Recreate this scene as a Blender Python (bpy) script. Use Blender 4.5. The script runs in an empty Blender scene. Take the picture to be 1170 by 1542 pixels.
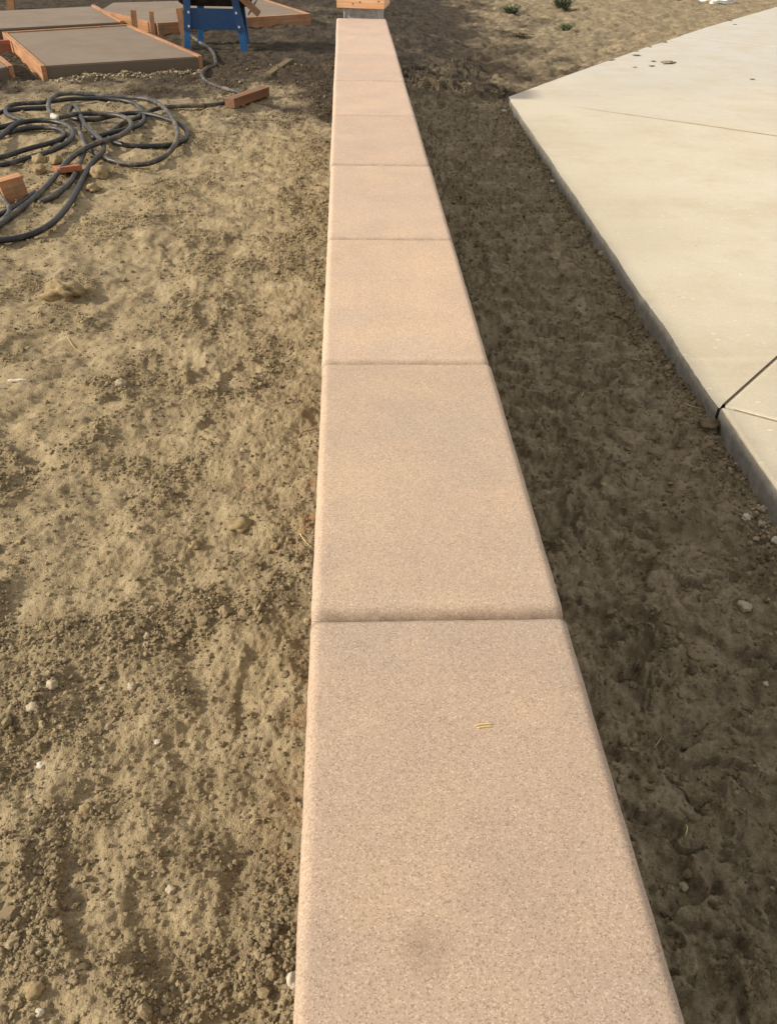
import bpy, bmesh, math, random
import numpy as np
from mathutils import Vector, Matrix

R = math.radians
random.seed(11)
RNG = np.random.default_rng(11)
scene = bpy.context.scene
COL = scene.collection

# ------------------------------------------------------------------ camera
F_PX, IMG_W, IMG_H = 1260.0, 1170.0, 1542.0
PITCH, YAW, ROLL = 0.6502341, 0.0595598, 0.02678071
CAM = np.array([0.0, 0.0, 1.46])
_f = np.array([math.sin(YAW) * math.cos(PITCH), math.cos(YAW) * math.cos(PITCH), -math.sin(PITCH)])
_r0 = np.array([math.cos(YAW), -math.sin(YAW), 0.0])
_u0 = np.cross(_r0, _f)
_r = _r0 * math.cos(ROLL) + _u0 * math.sin(ROLL)
_u = np.cross(_r, _f)
cam_data = bpy.data.cameras.new('camera')
cam = bpy.data.objects.new('camera', cam_data)
COL.objects.link(cam)
cam_data.sensor_fit = 'VERTICAL'
cam_data.sensor_height = 36.0
cam_data.lens = F_PX / IMG_H * 36.0
cam_data.clip_start = 0.02
cam_data.clip_end = 500.0
cam.matrix_world = Matrix(((_r[0], _u[0], -_f[0], CAM[0]),
                           (_r[1], _u[1], -_f[1], CAM[1]),
                           (_r[2], _u[2], -_f[2], CAM[2]),
                           (0, 0, 0, 1)))
scene.camera = cam


def at(px, py, z):
    """Where the sight line through a photo pixel meets the level plane z."""
    d = _f * F_PX + _r * (px - IMG_W / 2) - _u * (py - IMG_H / 2)
    p = CAM + d * ((z - CAM[2]) / d[2])
    return Vector(p)


# ------------------------------------------------------------------ light
SUN_ELEV, SUN_SIDE = R(30.0), R(7.0)
to_sun = Vector((-math.cos(SUN_ELEV) * math.cos(SUN_SIDE), -math.cos(SUN_ELEV) * math.sin(SUN_SIDE), math.sin(SUN_ELEV)))
world = bpy.data.worlds.new('World')
scene.world = world
world.use_nodes = True
wn = world.node_tree
sky = wn.nodes.new('ShaderNodeTexSky')
sky.sky_type = 'NISHITA'
sky.sun_disc = False
sky.sun_elevation = SUN_ELEV
sky.sun_rotation = math.atan2(to_sun.x, to_sun.y)
sky.dust_density = 1.5
sky.air_density = 1.0
# thin high haze: the blue is washed out and the whole dome shares a pale veil
wash = wn.nodes.new('ShaderNodeHueSaturation')
wash.inputs['Saturation'].default_value = 0.45
wn.links.new(sky.outputs[0], wash.inputs['Color'])
veil = wn.nodes.new('ShaderNodeMix')
veil.data_type = 'RGBA'
veil.inputs[0].default_value = 0.6
veil.inputs[7].default_value = (3.7, 3.5, 3.2, 1)
wn.links.new(wash.outputs[0], veil.inputs[6])
wn.links.new(veil.outputs[2], wn.nodes['Background'].inputs[0])
wn.nodes['Background'].inputs[1].default_value = 0.15
sun_data = bpy.data.lights.new('sun', 'SUN')
sun_data.energy = 3.4
sun_data.angle = R(4.0)
sun_data.color = (1.0, 0.89, 0.74)
sun = bpy.data.objects.new('sun', sun_data)
COL.objects.link(sun)
sun.rotation_euler = to_sun.to_track_quat('Z', 'Y').to_euler()
sun.location = to_sun * 30
scene.view_settings.view_transform = 'Standard'
scene.view_settings.look = 'None'
scene.view_settings.gamma = 1.0
scene.view_settings.use_curve_mapping = False
scene.view_settings.exposure = 0.72


# ------------------------------------------------------------------ node helpers
class NT:
    def __init__(self, name):
        self.m = bpy.data.materials.new(name)
        self.m.use_nodes = True
        self.t = self.m.node_tree
        self.b = self.t.nodes['Principled BSDF']
        self.co = None

    def n(self, kind, **kw):
        nd = self.t.nodes.new('ShaderNode' + kind)
        for k, v in kw.items():
            setattr(nd, k, v)
        return nd

    def l(self, a, b):
        self.t.links.new(a, b)

    def coord(self, out='Object'):
        if self.co is None:
            self.co = self.n('TexCoord')
        return self.co.outputs[out]

    def mapped(self, scale, out='Object'):
        mp = self.n('Mapping')
        mp.inputs['Scale'].default_value = scale
        self.l(self.coord(out), mp.inputs[0])
        return mp.outputs[0]

    def noise(self, scale, detail=4.0, rough=0.55, vec=None, dist=0.0):
        nd = self.n('TexNoise')
        nd.inputs['Scale'].default_value = scale
        nd.inputs['Detail'].default_value = detail
        nd.inputs['Roughness'].default_value = rough
        nd.inputs['Distortion'].default_value = dist
        self.l(vec if vec is not None else self.coord(), nd.inputs['Vector'])
        return nd.outputs['Fac']

    def voro(self, scale, feature='F1', vec=None):
        nd = self.n('TexVoronoi')
        nd.feature = feature
        nd.inputs['Scale'].default_value = scale
        self.l(vec if vec is not None else self.coord(), nd.inputs['Vector'])
        return nd

    def ramp(self, fac, stops, interp='LINEAR'):
        nd = self.n('ValToRGB')
        cr = nd.color_ramp
        cr.interpolation = interp
        while len(cr.elements) < len(stops):
            cr.elements.new(0.5)
        for e, (p, c) in zip(cr.elements, stops):
            e.position = p
            e.color = (*c, 1) if len(c) == 3 else c
        self.l(fac, nd.inputs[0])
        return nd.outputs[0]

    def g(self, fac, lo, hi):
        nd = self.n('MapRange')
        nd.inputs['From Min'].default_value = lo
        nd.inputs['From Max'].default_value = hi
        self.l(fac, nd.inputs[0])
        return nd.outputs[0]

    def mix(self, fac, a, b, blend='MIX'):
        nd = self.n('Mix', data_type='RGBA', blend_type=blend)
        for sock, v in ((nd.inputs[0], fac), (nd.inputs[6], a), (nd.inputs[7], b)):
            if isinstance(v, (int, float)):
                sock.default_value = v
            elif isinstance(v, tuple):
                sock.default_value = (*v, 1)
            else:
                self.l(v, sock)
        return nd.outputs[2]

    def math(self, op, a, b=0.0):
        nd = self.n('Math', operation=op)
        for sock, v in ((nd.inputs[0], a), (nd.inputs[1], b)):
            if isinstance(v, (int, float)):
                sock.default_value = v
            else:
                self.l(v, sock)
        return nd.outputs[0]

    def attr(self, name):
        nd = self.n('Attribute')
        nd.attribute_name = name
        return nd.outputs['Fac']

    def rand(self):
        return self.n('ObjectInfo').outputs['Random']

    def bump(self, h, strength, dist, prev=None):
        nd = self.n('Bump')
        nd.inputs['Strength'].default_value = strength
        nd.inputs['Distance'].default_value = dist
        self.l(h, nd.inputs['Height'])
        if prev is not None:
            self.l(prev, nd.inputs['Normal'])
        return nd.outputs[0]

    def done(self, color, rough=0.85, normal=None, spec=0.3, metal=0.0):
        for sock, v in ((self.b.inputs['Base Color'], color), (self.b.inputs['Roughness'], rough)):
            if isinstance(v, (int, float)):
                sock.default_value = v
            elif isinstance(v, tuple):
                sock.default_value = (*v, 1)
            else:
                self.l(v, sock)
        if normal is not None:
            self.l(normal, self.b.inputs['Normal'])
        self.b.inputs['Specular IOR Level'].default_value = spec
        self.b.inputs['Metallic'].default_value = metal
        return self.m


# ------------------------------------------------------------------ materials
JOINT0, CAP_LEN = 0.9785, 0.8904
CAP_L, CAP_R, CAP_TOP = -0.0635, 0.3560, 0.50

def mat_soil():
    n = NT('soil')
    crumb, damp, rust = n.attr('crumb'), n.attr('damp'), n.attr('rust')
    big = n.noise(1.6, 5, 0.6)
    mid = n.noise(14, 6, 0.65)
    fine = n.noise(190, 4, 0.7)
    dry = n.ramp(mid, [(0.28, (0.212, 0.162, 0.094)), (0.50, (0.302, 0.235, 0.138)), (0.72, (0.392, 0.312, 0.192))])
    loose = n.ramp(n.noise(60, 5, 0.7), [(0.3, (0.165, 0.125, 0.071)), (0.55, (0.252, 0.194, 0.110)), (0.75, (0.340, 0.266, 0.157))])
    c = n.mix(crumb, dry, loose)
    wet = n.ramp(mid, [(0.28, (0.140, 0.111, 0.073)), (0.52, (0.222, 0.177, 0.115)), (0.74, (0.310, 0.250, 0.166))])  # damp earth; at upper left also the painted-in shade
    dm = n.math('MULTIPLY', n.math('MINIMUM', n.math('MULTIPLY', damp, 1.35), 1.0), n.ramp(big, [(0.3, (1, 1, 1)), (0.72, (0.75, 0.75, 0.75))]))
    c = n.mix(dm, c, wet)
    mud = n.ramp(mid, [(0.28, (0.030, 0.023, 0.0165)), (0.52, (0.050, 0.038, 0.026)), (0.74, (0.090, 0.068, 0.044))])  # wet mud; at upper left it also paints in shade on the ground
    patch = n.g(n.noise(6.5, 7, 0.70, None, 0.9), 0.50, 0.64)
    c = n.mix(n.math('MULTIPLY', n.math('MULTIPLY', patch, 0.75), dm), c, (0.350, 0.280, 0.180))
    c = n.mix(n.math('MULTIPLY', n.math('MULTIPLY', n.g(n.noise(17, 6, 0.72, None, 0.8), 0.48, 0.38), 0.6), dm), c, (0.066, 0.051, 0.033))
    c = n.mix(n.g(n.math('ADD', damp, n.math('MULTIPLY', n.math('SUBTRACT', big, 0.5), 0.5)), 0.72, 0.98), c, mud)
    c = n.mix(n.math('MULTIPLY', rust, n.g(n.noise(9, 4, 0.6), 0.45, 0.65)), c, (0.29, 0.165, 0.085))
    c = n.mix(1.0, c, n.ramp(fine, [(0.3, (0.78, 0.78, 0.78)), (0.7, (1.16, 1.16, 1.14))]), 'MULTIPLY')
    # pale grit
    v = n.voro(160)
    grit = n.math('MULTIPLY', n.g(v.outputs['Distance'], 0.30, 0.18), n.g(n.math('ADD', v.outputs['Color'], 0.0), 0.80, 0.9))
    c = n.mix(n.math('MULTIPLY', grit, 0.6), c, (0.36, 0.30, 0.20))
    b = n.bump(n.noise(420, 3, 0.65), 0.7, 0.0022)
    vg = n.voro(250)
    b = n.bump(n.math('SUBTRACT', 1.0, vg.outputs['Distance']), 0.6, 0.0030, b)
    b = n.bump(n.noise(150, 5, 0.72), 0.7, 0.0060, b)
    return n.done(c, 0.95, b, 0.15)


def mat_clod(name, a, b_, sc=55.0):
    n = NT(name)
    r = n.rand()
    c = n.ramp(n.noise(sc, 5, 0.65), [(0.3, a), (0.7, b_)])
    return n.done(c, 0.95, n.bump(n.noise(sc * 4, 5, 0.65), 0.6, 0.004), 0.15)


def mat_crumb(name='soil_crumb', kind='GEOMETRY'):
    n = NT(name)
    t = n.attr('tone')
    t.node.attribute_type = kind
    c = n.ramp(t, [(0.0, (0.080, 0.061, 0.038)), (0.45, (0.215, 0.166, 0.097)), (0.85, (0.325, 0.256, 0.154)), (0.95, (0.33, 0.28, 0.19)), (1.0, (0.44, 0.39, 0.30))])
    c = n.mix(1.0, c, n.ramp(n.noise(260, 3, 0.6), [(0.3, (0.75, 0.75, 0.75)), (0.7, (1.15, 1.15, 1.15))]), 'MULTIPLY')
    return n.done(c, 0.95, n.bump(n.noise(420, 3), 0.5, 0.002), 0.15)


def mat_cap():
    n = NT('sandblasted_concrete')
    r = n.rand()
    loc = n.n('Mapping')
    n.l(n.coord(), loc.inputs[0])
    comb = n.n('CombineXYZ')
    n.l(n.math('MULTIPLY', r, 17.0), comb.inputs[1])
    n.l(comb.outputs[0], loc.inputs['Location'])
    P = loc.outputs[0]
    tone = n.ramp(n.noise(4.5, 5, 0.62, P), [(0.30, (0.346, 0.260, 0.191)), (0.5, (0.378, 0.279, 0.202)), (0.70, (0.410, 0.299, 0.210))])
    tone = n.mix(n.g(n.noise(2.4, 4, 0.6, P), 0.50, 0.68), tone, (0.355, 0.276, 0.208))
    tone = n.mix(n.math('MULTIPLY', n.g(n.noise(5.2, 4, 0.55, P, 0.5), 0.56, 0.74), 0.35), tone, (0.45, 0.318, 0.200))
    v = n.voro(540, vec=P)
    sep = n.n('SeparateColor')
    n.l(v.outputs['Color'], sep.inputs[0])
    grain = n.ramp(sep.outputs[0], [(0.0, (0.48, 0.45, 0.42)), (0.12, (0.68, 0.66, 0.64)), (0.20, (0.94, 0.94, 0.94)), (0.74, (1.04, 1.04, 1.04)), (0.86, (1.22, 1.22, 1.22)), (1.0, (1.55, 1.57, 1.60))])
    c = n.mix(0.66, tone, grain, 'MULTIPLY')
    v2 = n.voro(300, vec=P)
    sp2 = n.n('SeparateColor')
    n.l(v2.outputs['Color'], sp2.inputs[0])
    pick = n.math('MULTIPLY', n.g(sp2.outputs[1], 0.88, 0.92), n.g(v2.outputs['Distance'], 0.42, 0.25))
    pick = n.math('MULTIPLY', pick, n.g(n.noise(9, 3, 0.5, P), 0.38, 0.60))
    c = n.mix(n.math('MULTIPLY', pick, 0.6), c, n.ramp(sp2.outputs[2], [(0.0, (0.17, 0.125, 0.09)), (0.5, (0.24, 0.18, 0.13)), (0.55, (0.48, 0.41, 0.32)), (1.0, (0.60, 0.53, 0.43))], 'CONSTANT'))
    stain = n.g(n.noise(3.1, 3, 0.55, P), 0.66, 0.78)
    c = n.mix(n.math('MULTIPLY', stain, 0.22), c, (0.20, 0.14, 0.09))
    sx, sy, _z = at(640, 1428, CAP_TOP)
    gp = n.n('NewGeometry')
    dd = n.n('VectorMath', operation='DISTANCE')
    n.l(gp.outputs['Position'], dd.inputs[0])
    dd.inputs[1].default_value = (sx, sy, CAP_TOP)
    dm = n.math('ADD', dd.outputs['Value'], n.math('MULTIPLY', n.math('SUBTRACT', n.noise(28, 4, 0.6), 0.5), 0.06))
    c = n.mix(n.math('MULTIPLY', n.g(dm, 0.040, 0.004), 0.38), c, (0.15, 0.105, 0.065))
    c = n.mix(1.0, c, n.ramp(r, [(0.0, (0.93, 0.93, 0.94)), (0.5, (1.0, 1.0, 1.0)), (1.0, (1.06, 1.045, 1.02))]), 'MULTIPLY')
    oy = n.n('SeparateXYZ')
    n.l(n.coord(), oy.inputs[0])
    joint_shade = n.math('MAXIMUM', n.g(oy.outputs[1], 0.024, 0.003), n.g(oy.outputs[1], CAP_LEN - 0.020, CAP_LEN - 0.010))  # shade in the joints, painted onto the rounded block ends
    joint_shade = n.math('MULTIPLY', joint_shade, n.g(n.noise(42, 4, 0.6, P), 0.25, 0.6))
    c = n.mix(n.math('MULTIPLY', joint_shade, 0.6), c, (0.13, 0.085, 0.055))
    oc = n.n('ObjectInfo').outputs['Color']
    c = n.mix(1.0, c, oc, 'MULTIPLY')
    b = n.bump(v.outputs['Distance'], 0.30, 0.0010)
    b = n.bump(n.noise(190, 5, 0.72, P), 0.22, 0.0026, b)
    return n.done(c, 0.88, b, 0.25)


def mat_drive():
    n = NT('broom_finished_concrete')
    a = n.ramp(n.noise(0.55, 5, 0.6), [(0.30, (0.440, 0.385, 0.285)), (0.5, (0.495, 0.438, 0.330)), (0.7, (0.540, 0.488, 0.380))])
    far = n.n('SeparateXYZ')
    n.l(n.coord(), far.inputs[0])
    grey = n.math('MULTIPLY', n.g(n.math('ADD', far.outputs[1], n.math('MULTIPLY', n.noise(0.8, 4), 4.0)), 9.0, 12.0), 0.75)
    a = n.mix(grey, a, (0.44, 0.425, 0.385))
    a = n.mix(n.math('MULTIPLY', n.g(n.noise(2.4, 7, 0.72), 0.46, 0.70), 0.55), a, (0.41, 0.33, 0.215))
    streak = n.noise(1.0, 4, 0.6, n.mapped((0.9, 9, 1)), 1.2)
    a = n.mix(n.math('MULTIPLY', n.g(streak, 0.55, 0.75), 0.22), a, (0.62, 0.57, 0.46))
    # pale lime flecks
    v = n.voro(1.0, vec=n.mapped((26, 48, 1)))
    sp = n.n('SeparateColor')
    n.l(v.outputs['Color'], sp.inputs[0])
    fl = n.math('MULTIPLY', n.g(n.math('ADD', v.outputs['Distance'], n.math('MULTIPLY', sp.outputs[1], 0.22)), 0.36, 0.26), n.g(sp.outputs[0], 0.82, 0.84))
    fl = n.math('MULTIPLY', fl, n.g(n.noise(0.9, 3), 0.44, 0.56))
    a = n.mix(n.math('MULTIPLY', fl, 0.5), a, (0.70, 0.64, 0.53))
    # dark specks
    v = n.voro(13)
    sp = n.n('SeparateColor')
    n.l(v.outputs['Color'], sp.inputs[0])
    dk = n.math('MULTIPLY', n.g(v.outputs['Distance'], 0.09, 0.05), n.g(sp.outputs[1], 0.72, 0.75))
    a = n.mix(n.math('MULTIPLY', dk, 0.6), a, (0.17, 0.13, 0.09))
    a = n.mix(1.0, a, n.ramp(n.noise(120, 4, 0.7), [(0.3, (0.90, 0.90, 0.90)), (0.7, (1.08, 1.08, 1.08))]), 'MULTIPLY')
    # raw, greyer concrete on the formed sides
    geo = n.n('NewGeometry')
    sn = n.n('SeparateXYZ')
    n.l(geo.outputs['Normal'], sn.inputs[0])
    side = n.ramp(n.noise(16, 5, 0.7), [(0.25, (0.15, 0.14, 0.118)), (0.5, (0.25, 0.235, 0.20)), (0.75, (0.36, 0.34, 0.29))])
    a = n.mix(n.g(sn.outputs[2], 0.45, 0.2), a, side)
    b = n.bump(n.noise(1.0, 4, 0.6, n.mapped((14, 260, 10))), 0.10, 0.004)
    b = n.bump(n.noise(70, 5, 0.7), 0.16, 0.004, b)
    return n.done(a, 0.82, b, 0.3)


def mat_wet():
    n = NT('fresh_concrete')
    a = n.ramp(n.noise(2.2, 5, 0.6), [(0.3, (0.152, 0.111, 0.073)), (0.7, (0.196, 0.147, 0.101))])
    a = n.mix(1.0, a, n.ramp(n.noise(140, 4, 0.7), [(0.3, (0.85, 0.85, 0.85)), (0.7, (1.1, 1.1, 1.1))]), 'MULTIPLY')
    geo = n.n('NewGeometry')
    sn = n.n('SeparateXYZ')
    n.l(geo.outputs['Normal'], sn.inputs[0])
    a = n.mix(n.g(sn.outputs[2], 0.5, 0.2), a, (0.125, 0.094, 0.062))
    b = n.bump(n.noise(1.0, 4, 0.6, n.mapped((6, 160, 10))), 0.12, 0.003)
    b = n.bump(n.noise(60, 5, 0.6), 0.2, 0.004, b)
    return n.done(a, n.ramp(n.noise(5, 4), [(0.3, (0.55, 0.55, 0.55)), (0.7, (0.8, 0.8, 0.8))]), b, 0.35)


def mat_wood(name, lo, hi, mud=0.25):
    n = NT(name)
    r = n.rand()
    mp = n.n('Mapping')
    mp.inputs['Scale'].default_value = (1.2, 26, 26)
    n.l(n.coord(), mp.inputs[0])
    cb = n.n('CombineXYZ')
    n.l(n.math('MULTIPLY', r, 31.0), cb.inputs[0])
    n.l(n.math('MULTIPLY', r, 7.0), cb.inputs[2])
    n.l(cb.outputs[0], mp.inputs['Location'])
    g = n.noise(1.6, 5, 0.6, mp.outputs[0], 0.6)
    c = n.ramp(g, [(0.28, lo), (0.52, tuple((p + q) / 2 for p, q in zip(lo, hi))), (0.7, hi)])
    c = n.mix(n.math('MULTIPLY', n.g(n.noise(11, 5, 0.65), 0.50, 0.66), mud), c, (0.16, 0.12, 0.08))
    kn = n.voro(5.0)
    c = n.mix(n.math('MULTIPLY', n.g(kn.outputs['Distance'], 0.09, 0.04), 0.7), c, (0.10, 0.05, 0.028))
    b = n.bump(g, 0.3, 0.003)
    return n.done(c, 0.8, b, 0.25)


def mat_hose(name, base, mudc, amount):
    n = NT(name)
    m1 = n.noise(9, 5, 0.65)
    m2 = n.noise(60, 4, 0.7)
    geo = n.n('NewGeometry')
    sn = n.n('SeparateXYZ')
    n.l(geo.outputs['Normal'], sn.inputs[0])
    f = n.math('ADD', n.math('MULTIPLY', m1, 0.75), n.math('MULTIPLY', m2, 0.45))
    f = n.g(f, 0.72 - amount * 0.3, 0.84 - amount * 0.2)
    c = n.mix(n.math('MULTIPLY', f, 0.85), base, mudc)
    return n.done(c, n.ramp(f, [(0.0, (0.45, 0.45, 0.45)), (1.0, (0.92, 0.92, 0.92))]), n.bump(m2, 0.35, 0.003), 0.4)


def mat_paint(name, col, wear=(0.09, 0.07, 0.05), rough=0.45):
    n = NT(name)
    w = n.g(n.noise(17, 6, 0.7), 0.60, 0.72)
    c = n.mix(n.math('MULTIPLY', w, 0.45), n.ramp(n.noise(4, 4), [(0.3, tuple(k * 0.85 for k in col)), (0.7, tuple(min(1, k * 1.12) for k in col))]), wear)
    return n.done(c, n.ramp(w, [(0.0, (rough,) * 3), (1.0, (0.85,) * 3)]), n.bump(n.noise(90, 4), 0.1, 0.002), 0.4)


def mat_plain(name, lo, hi, scale=30, rough=0.85, bump=0.3, metal=0.0):
    n = NT(name)
    f = n.noise(scale, 5, 0.65)
    return n.done(n.ramp(f, [(0.3, lo), (0.7, hi)]), rough, n.bump(f, bump, 0.004), 0.3, metal)


M_SOIL = mat_soil()
M_CRUMB = mat_crumb()
M_CRUMB_I = mat_crumb('soil_crumb_loose', 'INSTANCER')
M_CAP = mat_cap()
M_DRIVE = mat_drive()
M_WET = mat_wet()
M_FORM = mat_wood('form_timber', (0.24, 0.105, 0.045), (0.45, 0.24, 0.12), 0.65)
M_COLLAR = mat_wood('clean_timber', (0.50, 0.25, 0.12), (0.74, 0.46, 0.27), 0.05)
M_OLDWOOD = mat_wood('muddy_timber', (0.13, 0.065, 0.035), (0.25, 0.125, 0.065), 0.7)
M_REDWOOD = mat_wood('red_timber', (0.24, 0.075, 0.035), (0.37, 0.13, 0.06), 0.45)
M_HOSE = mat_hose('black_rubber', (0.014, 0.014, 0.015), (0.12, 0.105, 0.085), 0.36)
M_HOSE2 = mat_hose('muddy_rubber', (0.022, 0.021, 0.020), (0.19, 0.155, 0.11), 0.55)
M_BRASS = mat_plain('worn_coupling', (0.30, 0.27, 0.21), (0.50, 0.46, 0.38), 60, 0.5)
M_BLUE = mat_paint('blue_paint', (0.012, 0.085, 0.23))
M_BLUE2 = mat_paint('shaded_blue_paint', (0.006, 0.040, 0.115))  # the same blue darkened: shade on plate and brackets painted in
M_TUB = mat_plain('mud_coated_steel', (0.03, 0.022, 0.018), (0.13, 0.095, 0.07), 14, 0.8)
M_ZINC = mat_plain('zinc', (0.55, 0.56, 0.58), (0.75, 0.75, 0.75), 60, 0.35, 0.1, 0.6)
M_CORE = mat_plain('grey_block', (0.26, 0.25, 0.235), (0.44, 0.425, 0.40), 24, 0.95, 0.5)
M_LATH = mat_plain('wire_lath', (0.42, 0.40, 0.36), (0.62, 0.60, 0.55), 60, 0.5, 0.1, 0.3)
M_STONE = mat_clod('pale_stone', (0.28, 0.23, 0.145), (0.44, 0.375, 0.27), 40)
M_WHITE = mat_clod('white_stone', (0.41, 0.365, 0.275), (0.57, 0.51, 0.42), 40)
M_CLOD = mat_clod('dry_clod', (0.19, 0.14, 0.075), (0.33, 0.25, 0.135), 45)
M_DARKCLOD = mat_clod('damp_clod', (0.09, 0.07, 0.045), (0.19, 0.145, 0.085), 45)
M_STRAW = mat_plain('straw', (0.40, 0.31, 0.15), (0.60, 0.50, 0.28), 80, 0.8)
M_YELLOW = mat_plain('yellow_straw', (0.60, 0.43, 0.10), (0.75, 0.58, 0.2), 80, 0.8)
M_WEED = mat_plain('weed_green', (0.045, 0.055, 0.028), (0.10, 0.115, 0.058), 30, 0.7)
M_WEED2 = mat_plain('weed_grey_green', (0.075, 0.095, 0.045), (0.15, 0.17, 0.085), 30, 0.7)
M_DRYWEED = mat_plain('dry_weed', (0.07, 0.055, 0.03), (0.15, 0.115, 0.065), 30, 0.8)
M_PLASTIC = mat_plain('white_plastic', (0.72, 0.72, 0.70), (0.85, 0.85, 0.83), 12, 0.45, 0.2)
M_TWIG = mat_plain('twig', (0.09, 0.055, 0.035), (0.22, 0.15, 0.10), 60, 0.9)
M_LITTER = mat_plain('dry_leaf', (0.15, 0.13, 0.085), (0.28, 0.24, 0.165), 40, 0.9)
M_JOINT = mat_plain('joint_dirt', (0.16, 0.125, 0.085), (0.27, 0.22, 0.15), 40, 0.95)


# ------------------------------------------------------------------ object helpers
def tag(o, label=None, cat=None, group=None, kind=None):
    if label: o['label'] = label
    if cat: o['category'] = cat
    if group: o['group'] = group
    if kind: o['kind'] = kind
    return o


def link(name, me, mat, parent=None, loc=None):
    o = bpy.data.objects.new(name, me)
    COL.objects.link(o)
    if mat is not None and len(me.materials) == 0:
        me.materials.append(mat)
    if parent is not None:
        o.parent = parent
    if loc is not None:
        o.location = loc
    return o


def empty(name, loc=(0, 0, 0), rz=0.0):
    o = bpy.data.objects.new(name, None)
    COL.objects.link(o)
    o.location = loc
    o.rotation_euler = (0, 0, rz)
    o.empty_display_size = 0.1
    return o


def mesh_np(name, verts, quads=None, tris=None, smooth=True):
    me = bpy.data.meshes.new(name)
    verts = np.asarray(verts, np.float32)
    me.vertices.add(len(verts))
    me.vertices.foreach_set('co', verts.ravel())
    parts = []
    if quads is not None and len(quads): parts.append((np.asarray(quads, np.int32), 4))
    if tris is not None and len(tris): parts.append((np.asarray(tris, np.int32), 3))
    nl = sum(p.size for p, _ in parts)
    npoly = sum(len(p) for p, _ in parts)
    me.loops.add(nl)
    me.polygons.add(npoly)
    me.loops.foreach_set('vertex_index', np.concatenate([p.ravel() for p, _ in parts]))
    starts, o = [], 0
    for p, k in parts:
        starts.append(o + np.arange(len(p)) * k)
        o += p.size
    me.polygons.foreach_set('loop_start', np.concatenate(starts).astype(np.int32))
    me.polygons.foreach_set('use_smooth', np.full(npoly, smooth))
    me.update(calc_edges=True)
    me.validate()
    return me


def grid_quads(ny, nx):
    i = np.arange((ny - 1) * (nx - 1))
    r, c = i // (nx - 1), i % (nx - 1)
    a = r * nx + c
    return np.stack([a, a + 1, a + nx + 1, a + nx], 1)


def fattr(me, name, vals):
    a = me.attributes.new(name, 'FLOAT', 'POINT')
    a.data.foreach_set('value', np.asarray(vals, np.float32).ravel())


def bm_mesh(name, bm, smooth=False):
    me = bpy.data.meshes.new(name)
    bmesh.ops.recalc_face_normals(bm, faces=bm.faces)
    bm.to_mesh(me)
    bm.free()
    for p in me.polygons:
        p.use_smooth = smooth
    return me


def box_bm(sx, sy, sz, bevel=0.003, seg=2, taper=None):
    """A bevelled box with its base centred on the origin."""
    bm = bmesh.new()
    bmesh.ops.create_cube(bm, size=1.0)
    for v in bm.verts:
        v.co = Vector((v.co.x * sx, v.co.y * sy, (v.co.z + 0.5) * sz))
    if bevel:
        bmesh.ops.bevel(bm, geom=bm.edges[:], offset=bevel, segments=seg, affect='EDGES', profile=0.6)
    return bm


def bar(name, p, q, w, h, mat, parent, bevel=0.002, upv=Vector((0, 0, 1)), roll=0.0):
    """A straight bar from p to q; local x runs along it (grain), w across, h up."""
    p, q = Vector(p), Vector(q)
    d = q - p
    L = d.length
    bm = bmesh.new()
    bmesh.ops.create_cube(bm, size=1.0)
    for v in bm.verts:
        v.co = Vector((v.co.x * L, v.co.y * w, v.co.z * h))
    if bevel:
        bmesh.ops.bevel(bm, geom=bm.edges[:], offset=bevel, segments=2, affect='EDGES', profile=0.6)
    me = bm_mesh(name, bm)
    o = link(name, me, mat, parent)
    x = d.normalized()
    y = upv.cross(x)
    y = y.normalized() if y.length > 1e-4 else Vector((0, 1, 0))
    z = x.cross(y)
    m = Matrix((x, y, z)).transposed().to_4x4()
    m = m @ Matrix.Rotation(roll, 4, 'X')
    m.translation = (p + q) / 2
    o.matrix_local = m
    return o


def catmull(pts, step):
    P = np.array(pts, float)
    P = np.vstack([2 * P[0] - P[1], P, 2 * P[-1] - P[-2]])
    out = []
    for i in range(1, len(P) - 2):
        p0, p1, p2, p3 = P[i - 1:i + 3]
        n = max(2, int(np.linalg.norm(p2 - p1) / step))
        t = (np.arange(n) / n)[:, None]
        out.append(0.5 * ((2 * p1) + (-p0 + p2) * t + (2 * p0 - 5 * p1 + 4 * p2 - p3) * t ** 2 + (-p0 + 3 * p1 - 3 * p2 + p3) * t ** 3))
    out.append(P[-2][None])
    return np.vstack(out)


def tube_mesh(name, path, rad, sides=10):
    path = np.asarray(path, float)
    n = len(path)
    rad = np.broadcast_to(np.asarray(rad, float), (n,))
    T = np.gradient(path, axis=0)
    T /= np.linalg.norm(T, axis=1)[:, None] + 1e-9
    A = np.cross(T, np.array([0, 0, 1.0]))
    A /= np.linalg.norm(A, axis=1)[:, None] + 1e-9
    B = np.cross(A, T)
    th = np.arange(sides) / sides * 2 * np.pi
    V = path[:, None] + rad[:, None, None] * (A[:, None] * np.cos(th)[None, :, None] + B[:, None] * np.sin(th)[None, :, None])
    V = V.reshape(-1, 3)
    i = np.arange(n - 1)[:, None] * sides
    j = np.arange(sides)[None]
    a = i + j
    b = i + (j + 1) % sides
    Q = np.stack([a, b, b + sides, a + sides], 2).reshape(-1, 4)
    V = np.vstack([V, path[:1], path[-1:]])
    c0, c1 = len(V) - 2, len(V) - 1
    Tt = [(c0, (k + 1) % sides, k) for k in range(sides)] + [(c1, (n - 1) * sides + k, (n - 1) * sides + (k + 1) % sides) for k in range(sides)]
    return mesh_np(name, V, Q, np.array(Tt))


# ------------------------------------------------------------------ numpy noise
_TG = RNG.uniform(0, 2 * np.pi, (512, 512))
_TF = RNG.random((512, 512, 3))


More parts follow.
